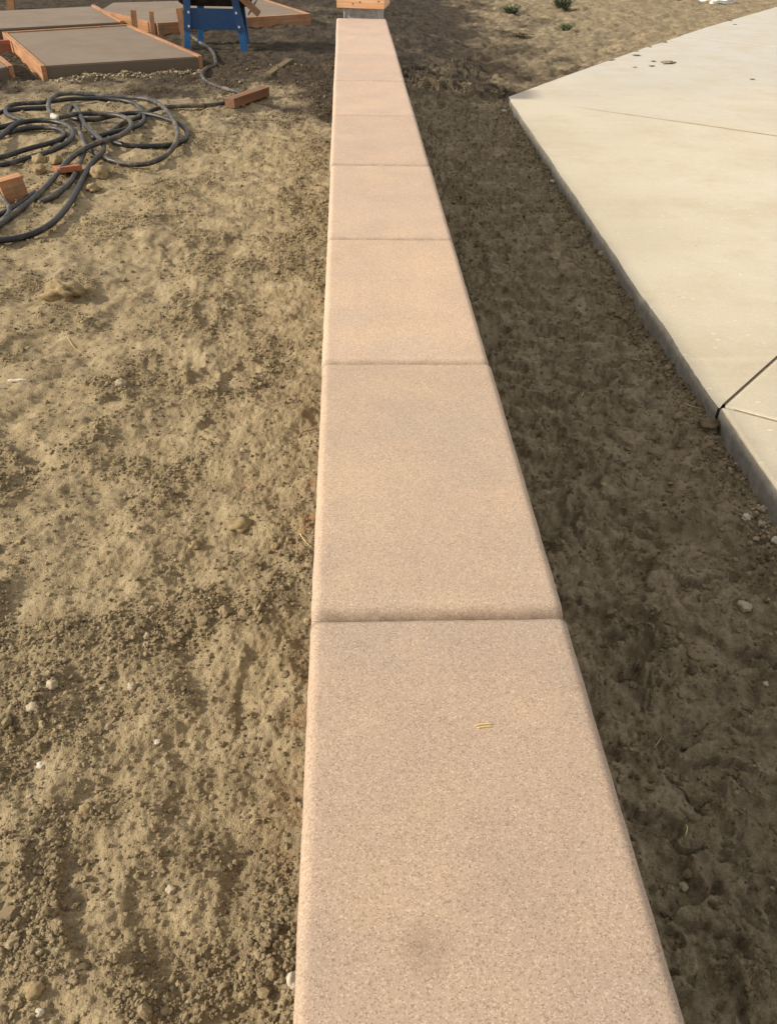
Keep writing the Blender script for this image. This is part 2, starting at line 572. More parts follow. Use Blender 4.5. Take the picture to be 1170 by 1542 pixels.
def perlin(x, y):
    xi = np.floor(x).astype(int)
    yi = np.floor(y).astype(int)
    fx, fy = x - xi, y - yi
    u, v = fx * fx * fx * (fx * (fx * 6 - 15) + 10), fy * fy * fy * (fy * (fy * 6 - 15) + 10)

    def gr(dx, dy):
        a = _TG[(xi + dx) & 511, (yi + dy) & 511]
        return np.cos(a) * (fx - dx) + np.sin(a) * (fy - dy)
    n0 = gr(0, 0) * (1 - u) + gr(1, 0) * u
    n1 = gr(0, 1) * (1 - u) + gr(1, 1) * u
    return (n0 * (1 - v) + n1 * v) * 1.5


def fbm(x, y, octs=4, gain=0.5):
    s, a, f = 0, 1.0, 1.0
    for k in range(octs):
        s = s + a * perlin(x * f + 17.3 * k, y * f - 9.1 * k)
        a *= gain
        f *= 2.03
    return s


def domes(x, y, keep=0.8):
    """Rounded lumps, one per cell: 0..1 heights."""
    xi = np.floor(x).astype(int)
    yi = np.floor(y).astype(int)
    best = np.zeros_like(x)
    for dx in (-1, 0, 1):
        for dy in (-1, 0, 1):
            F = _TF[(xi + dx) & 511, (yi + dy) & 511]
            ex = x - (xi + dx + F[..., 0])
            ey = y - (yi + dy + F[..., 1])
            rr = 0.25 + 0.50 * (F[..., 2] / keep)
            h = np.where(F[..., 2] < keep, np.sqrt(np.clip(rr * rr - ex * ex - ey * ey, 0, None)), 0)
            best = np.maximum(best, h)
    return best


def sstep(a, b, x):
    t = np.clip((x - a) / (b - a), 0, 1)
    return t * t * (3 - 2 * t)


# ------------------------------------------------------------------ ground
WALL_END = JOINT0 + 8 * CAP_LEN
LEFT_Z = 0.10
SLAB_TOP = -0.12
EDGE_A, EDGE_B = Vector((1.488, 8.313)), Vector((7.104, 15.676))   # the driveway's far edge
_ed = (EDGE_B - EDGE_A).normalized()


def edge_x(y):
    """The driveway's edge towards the wall."""
    return 1.380 + 0.0133 * y


# shallow boot prints on the left: x, y, length direction, half length, half width, depth
PRINTS = []
_pr = random.Random(5)
for k in range(46):
    yy = 0.5 + 8.0 * _pr.random() ** 1.5
    PRINTS.append((-0.16 - (0.55 + 0.33 * yy) * _pr.random(), yy, _pr.uniform(0, math.pi), _pr.uniform(.10, .15), _pr.uniform(.04, .055), _pr.uniform(.003, .008)))


def ground_base(x, y):
    x = np.asarray(x, float)
    y = np.asarray(y, float)
    left = LEFT_Z + 0.012 * fbm(x * 0.9, y * 0.9, 2)
    t = np.clip((x - CAP_R) / (1.42 - CAP_R), 0, 1)
    right = -0.240 + 0.018 * t ** 2.2 - 0.03 * np.sin(np.pi * t) + 0.02 * fbm(x * 1.3 + 5, y * 1.3, 2)
    beyond = -0.19 + 0.02 * fbm(x * 0.7 + 3, y * 0.7, 2)
    # rise to the driveway along its far edge
    dist = (x - EDGE_A.x) * (-_ed.y) + (y - EDGE_A.y) * _ed.x
    beyond = beyond + 0.03 * np.exp(-np.clip(dist, 0, None) / 0.35)
    w = sstep(6.6, 10.6, y)
    right = right * (1 - w) + beyond * w
    m = sstep(0.0, 0.30, x - np.clip((y - WALL_END) * 0.35, 0, 2.0) * 0)
    wide = sstep(-0.3, 1.8, x)
    k = sstep(WALL_END, WALL_END + 0.8, y)
    m = m * (1 - k) + wide * k
    return left * (1 - m) + right * m


def left_detail(x, y):
    """Dry, trodden, crumbly dirt: relief and loose-crumb mask."""
    wx, wy = x + 0.06 * perlin(x * 5, y * 5 + 40), y + 0.06 * perlin(x * 5 + 80, y * 5)
    big = fbm(wx * 2.6, wy * 2.6, 4, 0.55)
    crumb = sstep(-0.28, 0.62, big + 0.30 * perlin(x * 13, y * 13) + 0.15 * perlin(x * 34, y * 34))
    pr_h = np.zeros_like(x)
    pr_flat = np.zeros_like(x)
    for (px, py, a, hl, hw, d) in PRINTS:
        sel = (np.abs(x - px) < 0.3) & (np.abs(y - py) < 0.3)
        if not sel.any():
            continue
        ex, ey = x[sel] - px, y[sel] - py
        u = (ex * math.cos(a) + ey * math.sin(a)) / hl
        v = (-ex * math.sin(a) + ey * math.cos(a)) / hw
        q = np.sqrt(u * u + v * v) + 0.25 * perlin(x[sel] * 22, y[sel] * 22)
        inn = 1 - sstep(0.75, 1.05, q)
        rim = np.exp(-((q - 1.25) / 0.22) ** 2)
        tread = 0.0011 * np.sin(u * hl * 2 * np.pi / 0.022 + 2 * v) * inn
        pr_h[sel] += -d * inn + 0.0035 * rim + tread
        pr_flat[sel] = np.maximum(pr_flat[sel], inn)
    crumb = crumb * (1 - 0.85 * pr_flat)
    med = fbm(x * 7 + 3, y * 7, 3)
    dy = 0.0031 * ((np.clip(y, 0.3, None) + 1) / 1.6) ** 1.10
    f3, f2, f1 = (1 - sstep(0.3 * L_, 0.75 * L_, dy) for L_ in (0.0085 * 1.6, 0.017 * 1.6, 0.06))
    h_left = 0.015 * med + 0.016 * fbm(x * 2.9 + 21, y * 2.9, 2) + 0.0036 * f1 * fbm(x * 24, y * 24 + 7, 4, 0.7)
    jx, jy = 0.006 * perlin(x * 90, y * 90), 0.006 * perlin(x * 90 + 50, y * 90 + 20)
    d1, d2, d3 = domes((x + 1.6 * jx) / 0.046, (y + 1.6 * jy) / 0.046, 0.30), domes((x + jx) / 0.017 + 31, (y + jy) / 0.017, 0.6), domes((x + .5 * jx) / 0.0085, (y + .5 * jy) / 0.0085 + 57, 0.85)
    d2, d3 = d2 * f2, d3 * f3
    h_left = h_left + crumb * (0.008 * d1 + 0.0085 * d2 + 0.0060 * d3) + (1 - crumb) * (0.0042 * d3 + 0.0020 * f2 * perlin(x * 80, y * 80)) + 0.012 * (1 - f2) * domes(x / 0.075 + 4, y / 0.085, 0.5) * crumb + 0.006 * crumb
    h_left = h_left + pr_h
    return h_left, crumb


def right_detail(x, y):
    """Dug, smeared, cloddy earth: relief and lump mask."""
    dy = 0.0031 * ((np.clip(y, 0.3, None) + 1) / 1.6) ** 1.10
    f3, f2, f1 = (1 - sstep(0.3 * L_, 0.75 * L_, dy) for L_ in (0.0085 * 1.6, 0.017 * 1.6, 0.06))
    jx, jy = 0.006 * perlin(x * 90, y * 90), 0.006 * perlin(x * 90 + 50, y * 90 + 20)
    d2, d3 = f2 * domes((x + jx) / 0.017 + 31, (y + jy) / 0.017, 0.6), f3 * domes((x + .5 * jx) / 0.0085, (y + .5 * jy) / 0.0085 + 57, 0.85)
    rx, ry = x + 0.04 * perlin(x * 7, y * 7), y + 0.04 * perlin(x * 7 + 30, y * 7 + 11)
    rid = 1 - np.abs(fbm(rx * 6, ry * 6, 3, 0.55))
    lump = sstep(-0.05, 0.45, fbm(x * 4.2 + 60, y * 4.2, 3))
    r1, r2 = domes(x / 0.085 + 9, y / 0.070, 0.45), domes(x / 0.036 + 3, y / 0.032, 0.6)
    crk = np.exp(-(fbm(rx * 4.6 + 11, ry * 4.6, 3, 0.6) / 0.035) ** 2)
    plate = sstep(0.02, 0.10, fbm(rx * 5.5 + 70, ry * 7.5, 3, 0.6))
    h_right = 0.024 * fbm(rx * 3.2, ry * 3.2 + 20, 3) + 0.022 * (rid - 0.7) + 0.024 * plate - 0.012 * crk * sstep(.0, .3, perlin(x * 3, y * 3)) + lump * (0.050 * r1 + 0.026 * r2 * f1 + 0.010 * d2 + 0.006 * d3) + 0.009 * f1 * fbm(x * 22, y * 22, 2, 0.65) + 0.004 * f2 * fbm(x * 90, y * 90, 2, 0.65) + 0.004 * d2
    far = sstep(7.5, 9.5, y)
    h_right = h_right * (1 - 0.6 * np.exp(-np.clip(edge_x(y) - x, 0, None) / 0.05) * (y < 8.3))
    h_right = h_right + far * 0.020 * domes(x / 0.12 + 7, y / 0.14, 0.5) * sstep(-.2, .4, fbm(x * 2, y * 2, 2))
    return h_right, lump


def ground_full(x, y):
    """Height, loose-crumb mask, damp and painted-shade mask, rusty-stain mask."""
    x = np.asarray(x, float)
    y = np.asarray(y, float)
    base = ground_base(x, y)
    past = np.clip(y - WALL_END, 0, 3)
    lf = 1 - sstep(0.05, 0.25, x - 0.5 * past)
    dist = (x - EDGE_A.x) * (-_ed.y) + (y - EDGE_A.y) * _ed.x
    seen = ~((x > edge_x(y) + 0.15) & (dist < -0.25)) & (y > 0.1) & (y < 25)
    hl_, crumb, hr_, lump = (np.zeros_like(x) for _ in range(4))
    m = (lf > 1e-4) & seen
    if m.any():
        hl_[m], crumb[m] = left_detail(x[m], y[m])
    m = (lf < 1 - 1e-4) & seen
    if m.any():
        hr_[m], lump[m] = right_detail(x[m], y[m])
    h = base + hl_ * lf + hr_ * (1 - lf)
    # the bed under the driveway lies lower
    inside = sstep(0.015, 0.06, x - edge_x(y)) * sstep(-0.03, 0.03, -dist)
    h = h - 0.09 * inside
    # left: a small settled strip against the wall
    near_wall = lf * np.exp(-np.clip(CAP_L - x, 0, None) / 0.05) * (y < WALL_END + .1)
    rust = lf * np.exp(-((x + 0.10 - 0.02 * perlin(y * 3, x * 0)) / 0.030) ** 2) * (y < 3.2) * sstep(-0.2, 0.3, perlin(y * 2.3, x * 0 + 3.3))
    rust = rust + 0.55 * sstep(0.45, 0.7, perlin(x * 5 + 9, y * 5)) * sstep(0.3, .9, lf) * (y < 7) * (x < -.1) * (x > -.3)
    # damp earth in trench and by the pads; upper left shade painted in
    ld = 1 - sstep(0.05, 0.25 + 1.1 * np.clip(past, 0, 1.5), x - 0.15 * past + 0.4 * np.clip(past, 0, 1) * fbm(x * 1.3 + 8, y * 1.3, 3))
    damp_r = (1 - ld) * (0.62 + 0.34 * sstep(8.25, 8.65, y) - 0.44 * sstep(1.0, 4.4, x + 0.8 * fbm(x * 1.6, y * 1.6, 4, 0.6)) * sstep(8.0, 9.4, y))
    pour_shade = sstep(5.6, 8.0, y + 1.3 * np.exp(-np.clip(-0.06 - x, 0, None) / 0.45) + 0.9 * fbm(x * 1.1, y * 1.1, 3)) * ld
    damp_shade_l = 0.18 * sstep(0.1, 0.6, fbm(x * 3 + 50, y * 3, 3)) * lf + 1.0 * pour_shade + 0.25 * near_wall
    damp = np.clip(damp_r + damp_shade_l, 0, 1)
    c = crumb * lf + (1 - lf) * 0.6 * lump
    return h, c, damp, np.clip(rust, 0, 1)


def spaced(a, b, f):
    out = [a]
    while out[-1] < b:
        out.append(out[-1] + f(out[-1]))
    out[-1] = b
    return out


ys = spaced(0.36, 17.5, lambda s: 0.0031 * ((s + 1) / 1.6) ** 1.10)
ys = [-60, -20, -6, -2, -0.8, -0.3, 0.0, 0.15, 0.25, 0.31] + ys + spaced(17.5, 90, lambda s: 0.08 * (1 + (s - 17.5) * 1.2))[1:]
xl = spaced(0.055, 4.2, lambda s: 0.0034 + 0.0075 * max(0, s - 0.45) ** 1.1)
xl += spaced(4.2, 60, lambda s: 0.05 * (1 + (s - 4.2) * 1.3))[1:]
xm = list(np.linspace(-0.03, 0.32, 9))
xr = spaced(0.345, 1.50, lambda s: 0.0040 + 0.002 * max(0, s - 0.6))
xr += spaced(1.50, 9.5, lambda s: 0.028 + 0.010 * (s - 1.5))[1:]
xr += spaced(9.5, 60, lambda s: 0.12 * (1 + (s - 9.5) * 1.2))[1:]
xs = [-v for v in xl[::-1]] + xm + xr
XX, YY = np.meshgrid(np.array(xs), np.array(ys))
ZZ, CC, DD, RR = ground_full(XX, YY)
gme = mesh_np('ground', np.stack([XX, YY, ZZ], -1).reshape(-1, 3), grid_quads(len(ys), len(xs)))
fattr(gme, 'crumb', CC)
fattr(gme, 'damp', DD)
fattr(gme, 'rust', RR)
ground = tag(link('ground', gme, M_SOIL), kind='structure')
ground['label'] = 'bare dry tan dirt with damp dark earth in the dug strip'


def gz(x, y):
    return float(ground_full(np.array([x]), np.array([y]))[0][0])


def on_ground(px, py, guess=0.1):
    z = guess
    for _ in range(4):
        p = at(px, py, z)
        z = gz(p.x, p.y)
    p.z = z
    return p


# ------------------------------------------------------------------ seat wall of cap blocks
def cap_mesh():
    w, L, th = CAP_R - CAP_L, CAP_LEN - 0.008, 0.085
    rs, rn, rf = 0.018, 0.034, 0.010          # sides, end towards the camera, far end

    def line(a, n, r0, r1):
        k = 1 - np.cos(np.linspace(0, np.pi / 2, 10))
        return np.concatenate([r0 * k, np.linspace(r0, a - r1, n)[1:-1], a - r1 * k[::-1]])
    X, Y = line(w, 30, rs, rs), line(L, 60, rn, rf)
    gx, gy = np.meshgrid(X, Y)
    ux = np.clip(rs - np.minimum(gx, w - gx), 0, None) / rs
    ry = np.where(gy < L / 2, rn, rf)
    uy = np.clip(ry - np.minimum(gy, L - gy), 0, None) / ry
    d2 = np.maximum(ux, uy)
    z = rs * (np.sqrt(np.clip(1 - ux ** 2, 0, 1)) - 1) + ry * (np.sqrt(np.clip(1 - uy ** 2, 0, 1)) - 1)
    z = z + 0.0007 * fbm(gx * 6, gy * 6, 3) * (d2 < 0.95)
    wob = 0.0007
    gx2 = gx - w / 2 + wob * fbm(gy * 14, gx * 0, 4, 0.6) * np.sign(gx - w / 2) * (ux > 0)
    gy2 = gy + wob * fbm(gx * 22, gy * 0 + 4, 4, 0.65) * np.sign(gy - L / 2) * (uy > 0)
    V = np.stack([gx2, gy2, z], -1).reshape(-1, 3)
    ny, nx = gx.shape
    Q = grid_quads(ny, nx)
    ring = list(range(nx)) + [k * nx + nx - 1 for k in range(1, ny)] + [(ny - 1) * nx + k for k in range(nx - 2, -1, -1)] + [k * nx for k in range(ny - 2, 0, -1)]
    low = V[ring].copy()
    low[:, 2] = -th
    n0 = len(V)
    V = np.vstack([V, low])
    m = len(ring)
    S = np.array([(ring[k], n0 + k, n0 + (k + 1) % m, ring[(k + 1) % m]) for k in range(m)])
    return mesh_np('cap_block', V, np.vstack([Q, S]))


wall = tag(empty('seat_wall', ((CAP_L + CAP_R) / 2, JOINT0, 0)), 'long low wall capped with tan sandblasted concrete blocks with rounded edges', 'wall')
cme = cap_mesh()
for k in range(-2, 8):
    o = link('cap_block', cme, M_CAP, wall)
    rk = random.Random(40 + k)
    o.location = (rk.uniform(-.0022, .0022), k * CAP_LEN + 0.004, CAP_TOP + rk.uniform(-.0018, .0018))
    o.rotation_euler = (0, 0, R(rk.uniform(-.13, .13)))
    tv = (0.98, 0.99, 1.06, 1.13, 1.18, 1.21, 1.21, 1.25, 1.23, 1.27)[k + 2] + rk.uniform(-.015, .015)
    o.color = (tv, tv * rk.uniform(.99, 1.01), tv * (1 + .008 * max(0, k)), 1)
bm = box_bm(CAP_R - CAP_L - 0.05, 10 * CAP_LEN - 0.04, CAP_TOP - 0.086 + 0.35, 0.004)
o = link('wall_body', bm_mesh('wall_body', bm), mat_plain('tan_render', (0.19, 0.145, 0.10), (0.27, 0.21, 0.15), 24, 0.95, 0.5), wall)
o.location = (0, 3 * CAP_LEN, -0.35)
# mortar bed showing dark down in the joints
bm = box_bm(CAP_R - CAP_L - 0.03, 10 * CAP_LEN - 0.06, 0.05, 0.002)
o = link('mortar_bed', bm_mesh('mortar_bed', bm), M_JOINT, wall)
o.location = (0, 3 * CAP_LEN, CAP_TOP - 0.085)

# ------------------------------------------------------------------ pillar at the wall's end
PIL_Y0 = WALL_END + 0.02
pillar = tag(empty('wall_pillar', (0.172, PIL_Y0 + 0.17, 0), R(-9)), 'grey block pillar at the far end of the capped wall', 'pillar')
link('pillar_core', bm_mesh('pillar_core', box_bm(0.30, 0.30, 1.05, 0.006)), M_CORE, pillar).location = (0, 0, -0.35)
rk = random.Random(3)
lb = None
for k in range(26):
    x = rk.uniform(-.148, .148)
    z = CAP_TOP + 0.005 + 0.03 * rk.random() ** 2
    p = [(x, -.151, z), (x + rk.uniform(-.015, .015), -.156 - rk.random() * .01, z + rk.uniform(.01, .03)), (x + rk.uniform(-.03, .03), -.153, z + rk.uniform(.02, .06))]
    link('lath_wire', tube_mesh('lath_wire', catmull(p, 0.008), 0.0012, 4), M_LATH, pillar)
bar('corner_bead', (-.149, -.153, CAP_TOP - .02), (-.149, -.153, CAP_TOP + .1), .008, .008, M_LATH, pillar, .001, Vector((0, 1, 0)))
COL_Z = 0.572
collar = tag(empty('timber_formwork', (0.168, PIL_Y0 + 0.17, COL_Z), R(-9)), 'square collar of new orange timber boards around the pillar top', 'formwork')
hw = 0.200
for a in range(4):
    m = Matrix.Rotation(a * math.pi / 2, 3, 'Z')
    ext = 0.038 if a % 2 else 0.0
    p, q = m @ Vector((-hw + ext, -hw + 0.019, 0.0575)), m @ Vector((hw - ext, -hw + 0.019, 0.0575))
    bd = bar('form_board', p, q, 0.038, 0.115, M_COLLAR, collar, 0.0025)
    if a == 0:
        for sx, sz in ((-.065, .032), (-.005, .045), (.15, .055)):
            bm = bmesh.new()
            bmesh.ops.create_cone(bm, cap_ends=True, segments=8, radius1=.006, radius2=.006, depth=.003)
            nl = link('nail_hole', bm_mesh('nail_hole', bm), M_TUB, bd)
            nl.rotation_euler = (R(90), 0, 0)
            nl.location = (sx, -.0195, sz - .0575)

# ------------------------------------------------------------------ driveway
def px_line(pts, z=SLAB_TOP):
    return [at(a, b, z).xy for a, b in pts]


drive = tag(empty('driveway', (0, 0, 0)), 'pale cream concrete driveway slab beyond the dug strip', None, None, 'structure')


def panel(name, outline, mat, top, th, bevel=0.007, lip=0.014):
    """A slab of any outline with its top edge rounded over."""
    P = [Vector(p[:2]) for p in outline]
    Q = [P[0]]
    for p in P[1:]:
        if (p - Q[-1]).length > 0.004:
            Q.append(p)
    P = Q
    n = len(P)
    area = sum(P[i].x * P[(i + 1) % n].y - P[(i + 1) % n].x * P[i].y for i in range(n))
    if area < 0:
        P = P[::-1]
    inn = []
    for i in range(n):
        a, b = (P[i] - P[i - 1]).normalized(), (P[(i + 1) % n] - P[i]).normalized()
        na, nb = Vector((-a.y, a.x)), Vector((-b.y, b.x))
        m = (na + nb)
        m = m.normalized() if m.length > 1e-5 else na
        inn.append(m / max(0.4, m.dot(na)))
    bv = [lip if abs(p.x - edge_x(p.y)) < 0.03 and p.y < 8.2 else bevel for p in P]
    bm = bmesh.new()
    rings = []
    for off, dz in ((0, None), (0, 1), (.08, .62), (.29, .29), (.62, .08), (1, 0)):
        rings.append([bm.verts.new((p.x + m.x * off * w, p.y + m.y * off * w, top - (th if dz is None else dz * w))) for p, m, w in zip(P, inn, bv)])
    for r0, r1 in zip(rings[:-1], rings[1:]):
        for i in range(n):
            f = bm.faces.new((r0[i], r0[(i + 1) % n], r1[(i + 1) % n], r1[i]))
    from mathutils.geometry import delaunay_2d_cdt
    flat = [Vector((v.co.x, v.co.y)) for v in rings[-1]]
    ov, oe, of, src, _a, _b = delaunay_2d_cdt(flat, [], [list(range(n))], 1, 1e-6)
    top_v = [rings[-1][src[k][0]] if src[k] else bm.verts.new((p.x, p.y, top)) for k, p in enumerate(ov)]
    for tri in of:
        try:
            f = bm.faces.new([top_v[k] for k in tri])
        except ValueError:
            continue
        f.normal_update()
        if f.normal.z < 0:
            f.normal_flip()
    me = bpy.data.meshes.new(name)
    bm.to_mesh(me)
    bm.free()
    return link(name, me, mat, drive)


def wavy_edge(y0, y1, step=0.03):
    n = max(2, int(abs(y1 - y0) / step))
    out = []
    for k in range(n + 1):
        y = y0 + (y1 - y0) * k / n
        w = 0.006 * float(fbm(np.array([y * 2.2]), np.array([1.7]), 4)[0]) + 0.0022 * float(fbm(np.array([y * 21]), np.array([3.3]), 3, 0.7)[0])
        out.append(Vector((edge_x(y) + w, y)))
    return out


def densify(pts, step=0.12):
    out = []
    for a, b in zip(pts[:-1], pts[1:]):
        n = max(1, int((b - a).length / step))
        out += [a.lerp(b, k / n) for k in range(n)]
    return out + [pts[-1]]


def shifted(pts, d):
    out = []
    for i, p in enumerate(pts):
        t = (pts[min(i + 1, len(pts) - 1)] - pts[max(i - 1, 0)]).normalized()
        out.append(p + Vector((-t.y, t.x)) * d)
    return out


G0 = at(1098, 610, SLAB_TOP).xy
G1 = at(1170, 545, SLAB_TOP).xy
gd = (G1 - G0).normalized()
GY = G0.y
GX = edge_x(GY)
g_start = Vector((GX, GY))
g_end = g_start + gd * 8.0
H1 = at(1170, 633, SLAB_TOP).xy
hd = (H1 - g_start).normalized()
h_end = g_start + hd * 6.0
cold = px_line([(815, 152), (851, 158.5), (912, 168.5), (989, 179.5), (1066, 190.5), (1170, 206)])
cd = (cold[-1] - cold[-2]).normalized()
cold = [Vector((edge_x(8.10), 8.10))] + cold
cold += [cold[-1] + cd * 3, cold[-1] + cd * 7]
cold = [Vector(p[:2]) for p in catmull([(p.x, p.y, 0) for p in cold], 0.15)]
farj = px_line([(1028, 54), (1170, 71)])
fd = (farj[1] - farj[0]).normalized()
# far edge
far_edge = [EDGE_A.copy(), at(850, 114, SLAB_TOP).xy, at(960, 75, SLAB_TOP).xy, at(1060, 42, SLAB_TOP).xy, at(1170, 10, SLAB_TOP).xy]
fe_d = (far_edge[-1] - far_edge[-2]).normalized()
far_edge += [far_edge[-1] + fe_d * 8]
jf = None
gap = 0.0052
# panel next to the camera, split by the hairline joint
e1 = wavy_edge(-3.0, GY - 0.012)
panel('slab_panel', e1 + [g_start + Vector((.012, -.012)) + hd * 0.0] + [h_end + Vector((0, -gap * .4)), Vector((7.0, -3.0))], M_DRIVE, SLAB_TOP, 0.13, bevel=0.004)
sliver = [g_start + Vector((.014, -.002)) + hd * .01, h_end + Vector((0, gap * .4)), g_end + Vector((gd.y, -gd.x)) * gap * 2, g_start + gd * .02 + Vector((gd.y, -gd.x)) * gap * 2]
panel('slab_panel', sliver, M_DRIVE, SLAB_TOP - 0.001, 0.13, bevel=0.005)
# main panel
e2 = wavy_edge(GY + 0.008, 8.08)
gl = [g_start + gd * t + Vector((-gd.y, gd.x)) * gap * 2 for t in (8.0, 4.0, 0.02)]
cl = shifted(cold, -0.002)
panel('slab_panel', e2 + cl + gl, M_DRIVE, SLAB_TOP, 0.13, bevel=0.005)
# panel beyond the dirty curved joint
cu = shifted(cold, 0.003)
fe = densify(far_edge)
fj0 = far_edge[2].lerp(far_edge[3], 0.78)
fl_pts = [farj[0], farj[1], farj[1] + fd * 6]
cut = min(range(len(fe)), key=lambda i: (fe[i] - farj[0]).length)
fe_near, fe_far = fe[:cut + 1], fe[cut:]
panel('slab_panel', [Vector((edge_x(8.13), 8.13))] + fe_near + [p + Vector((fd.y, -fd.x)) * .003 for p in fl_pts[1:]] + cu[::-1][:-1], M_DRIVE, SLAB_TOP - 0.004, 0.13, bevel=0.003)
panel('slab_panel', [p + Vector((-fd.y, fd.x)) * .003 for p in [farj[1] + fd * 6, farj[1]]] + [fe_far[0] + Vector((.006, .006))] + fe_far[1:] + [Vector((22, 24)), Vector((22, 12))], M_DRIVE, SLAB_TOP + 0.001, 0.13, bevel=0.006)
# dirt packed in the joints, a little below the top
bmj = bmesh.new()
for path, wd, dz in ((shifted(cold, 0), 0.02, 0.0055), ([g_start + gd * .03, g_start + gd * 4, g_end], 0.02, 0.007), ([g_start + hd * .05, h_end], 0.015, 0.006), (fl_pts, 0.02, 0.006)):
    a, b = shifted(path, wd), shifted(path, -wd)
    va = [bmj.verts.new((p.x, p.y, SLAB_TOP - dz)) for p in a]
    vb = [bmj.verts.new((p.x, p.y, SLAB_TOP - dz)) for p in b]
    for k in range(len(va) - 1):
        bmj.faces.new((vb[k], vb[k + 1], va[k + 1], va[k]))
link('joint_dirt', bm_mesh('joint_dirt', bmj), M_JOINT, drive)
M_STREAK = mat_plain('dirt_streak', (0.26, 0.215, 0.145), (0.38, 0.325, 0.23), 9, 0.9, 0.2)
a = shifted(cold, 0.004)
wv = [0.012 + 0.085 * sstep(0, 1.6, (p - cold[0]).length) * (0.55 + 0.6 * float(fbm(np.array([p.x * 3]), np.array([p.y * 3]), 3)[0])) for p in cold]
bms = bmesh.new()
b = [p + (q_ - p).normalized() * w_ for p, q_, w_ in zip(a, shifted(cold, 0.2), wv)]
va = [bms.verts.new((p.x, p.y, SLAB_TOP - 0.0025)) for p in a]
vb = [bms.verts.new((p.x, p.y, SLAB_TOP - 0.0032)) for p in b]
for k in range(len(va) - 1):
    bms.faces.new((va[k], va[k + 1], vb[k + 1], vb[k]))
link('dirt_streak', bm_mesh('dirt_streak', bms, True), M_STREAK, drive)


# ------------------------------------------------------------------ fresh concrete pads in timber forms
PZ = 0.205


def pad(name, corners, label, boards, th=0.145, zt=PZ):
    """corners: top outline (xy) counter-clockwise; boards: edge index -> (extend start, extend end)."""
    root = tag(empty(name, (corners[0].x, corners[0].y, LEFT_Z)), label, 'concrete pad')
    org = root.location
    bm = bmesh.new()
    ins = []
    n = len(corners)
    vs = [bm.verts.new((c.x - org.x, c.y - org.y, zt - .006 - org.z)) for c in corners]
    f = bm.faces.new(vs)
    ret = bmesh.ops.extrude_face_region(bm, geom=[f])
    for g in ret['geom']:
        if isinstance(g, bmesh.types.BMVert):
            g.co.z -= th + 0.03
    te = [e for e in bm.edges if all(abs(v.co.z - (zt - .006 - org.z)) < 1e-6 for v in e.verts)]
    bmesh.ops.bevel(bm, geom=te, offset=0.008, segments=3, affect='EDGES')
    link('concrete', bm_mesh('concrete', bm), M_WET, root)
    for i, (e0, e1, up) in boards.items():
        a, b = corners[i], corners[(i + 1) % n]
        d = (b - a).normalized()
        nrm = Vector((d.y, -d.x))
        a2, b2 = a - d * e0 + nrm * 0.021, b + d * e1 + nrm * 0.021
        bar('form_board', (a2.x - org.x, a2.y - org.y, zt + up - 0.07 - org.z), (b2.x - org.x, b2.y - org.y, zt + up - 0.07 - org.z), 0.038, 0.14, M_FORM, root, 0.003)
    return root


fl, fr = at(69, 98, PZ).xy, at(298, 84, PZ).xy
bl, br = at(12, 49, PZ).xy, at(191, 38, PZ).xy
pad('concrete_pad', [fl, fr, br, bl], 'nearest freshly poured brown concrete pad, its front face stripped of timber', {1: (0.0, 0.0, 0.0), 2: (0.04, 0.04, 0.004), 3: (0.0, 0.02, 0.0)})
# pad behind it
d12 = (br - fr).normalized()
b2l, b2r = at(-60, 45.5, PZ).xy, at(181, 32.5, PZ).xy
t2r, t2l = at(139, 8.5, PZ).xy, at(-60, 18, PZ).xy
pad('concrete_pad', [b2l, b2r, t2r, t2l], 'darker fresh concrete pad at upper left, behind the nearest pad', {1: (0.0, 0.05, 0.005)})
# pad behind the blue stand
b3l, b3r = at(207, 29.5, PZ).xy, at(276, 33, PZ).xy
c3 = at(465, 17.5, PZ).xy
b3 = [at(152, 14, PZ).xy, at(235, 34, PZ).xy, at(462, 20, PZ).xy, at(390, -3, PZ).xy, at(170, 3, PZ).xy]
pad('concrete_pad', b3, 'fresh concrete pad behind the blue stand, reaching out on both sides', {0: (0.0, 0.0, 0.0), 1: (0.0, 0.03, 0.0), 2: (0, 0, 0)})
# corner pad lower left
p4 = [at(-70, 118, PZ).xy, at(12, 99, PZ).xy, at(-14, 78, PZ).xy, at(-110, 90, PZ).xy]
pad('concrete_pad', p4, 'corner of a concrete pad cut off by the left edge of the photo', {1: (0.0, 0.03, 0.0)})
# short cross board between the pads at the left edge
cb = tag(empty('form_plank', (at(-40, 66, PZ).x, at(-40, 66, PZ).y, LEFT_Z)), 'reddish form plank standing on edge between two pads at the left edge', 'plank')
ca, cb2 = at(-60, 63, PZ), at(15, 60, PZ)
bar('board', ca - cb.location - Vector((0, 0, .07)), cb2 - cb.location - Vector((0, 0, .07)), .038, .14, M_REDWOOD, cb, .003)


def stake(px0, py0, px1, py1, w, label, tw=0.02, mat=M_FORM):
    b = on_ground(px1, py1, LEFT_Z)
    # top: same range from the camera, found by matching the upper pixel
    best, bz = None, None
    for k in range(400):
        z = b.z + 0.002 * k
        q = at(px0, py0, z)
        dd = abs(q.y - b.y)
        if best is None or dd < best:
            best, bz = dd, q
    root = tag(empty('wood_stake', b), label, 'stake')
    bar('shaft', Vector((0, 0, -.12)) - (bz - b) * 0.2, bz - b, w, tw, mat, root, .002, Vector((0, 1, 0)))
    return root


stake(201, 15, 203, 47, .055, 'short timber stake between the two rear pads, left of its taller neighbour')
stake(228, 17, 231, 59, .042, 'thin timber stake standing midway between the rear pads and the blue stand')
stake(270, 12, 283, 72, .062, 'tall orange leaning stake beside the left leg of the blue stand', .03)
stake(16, -14, 17, 16, .085, 'thick timber post behind the pad in the upper left corner', .085)

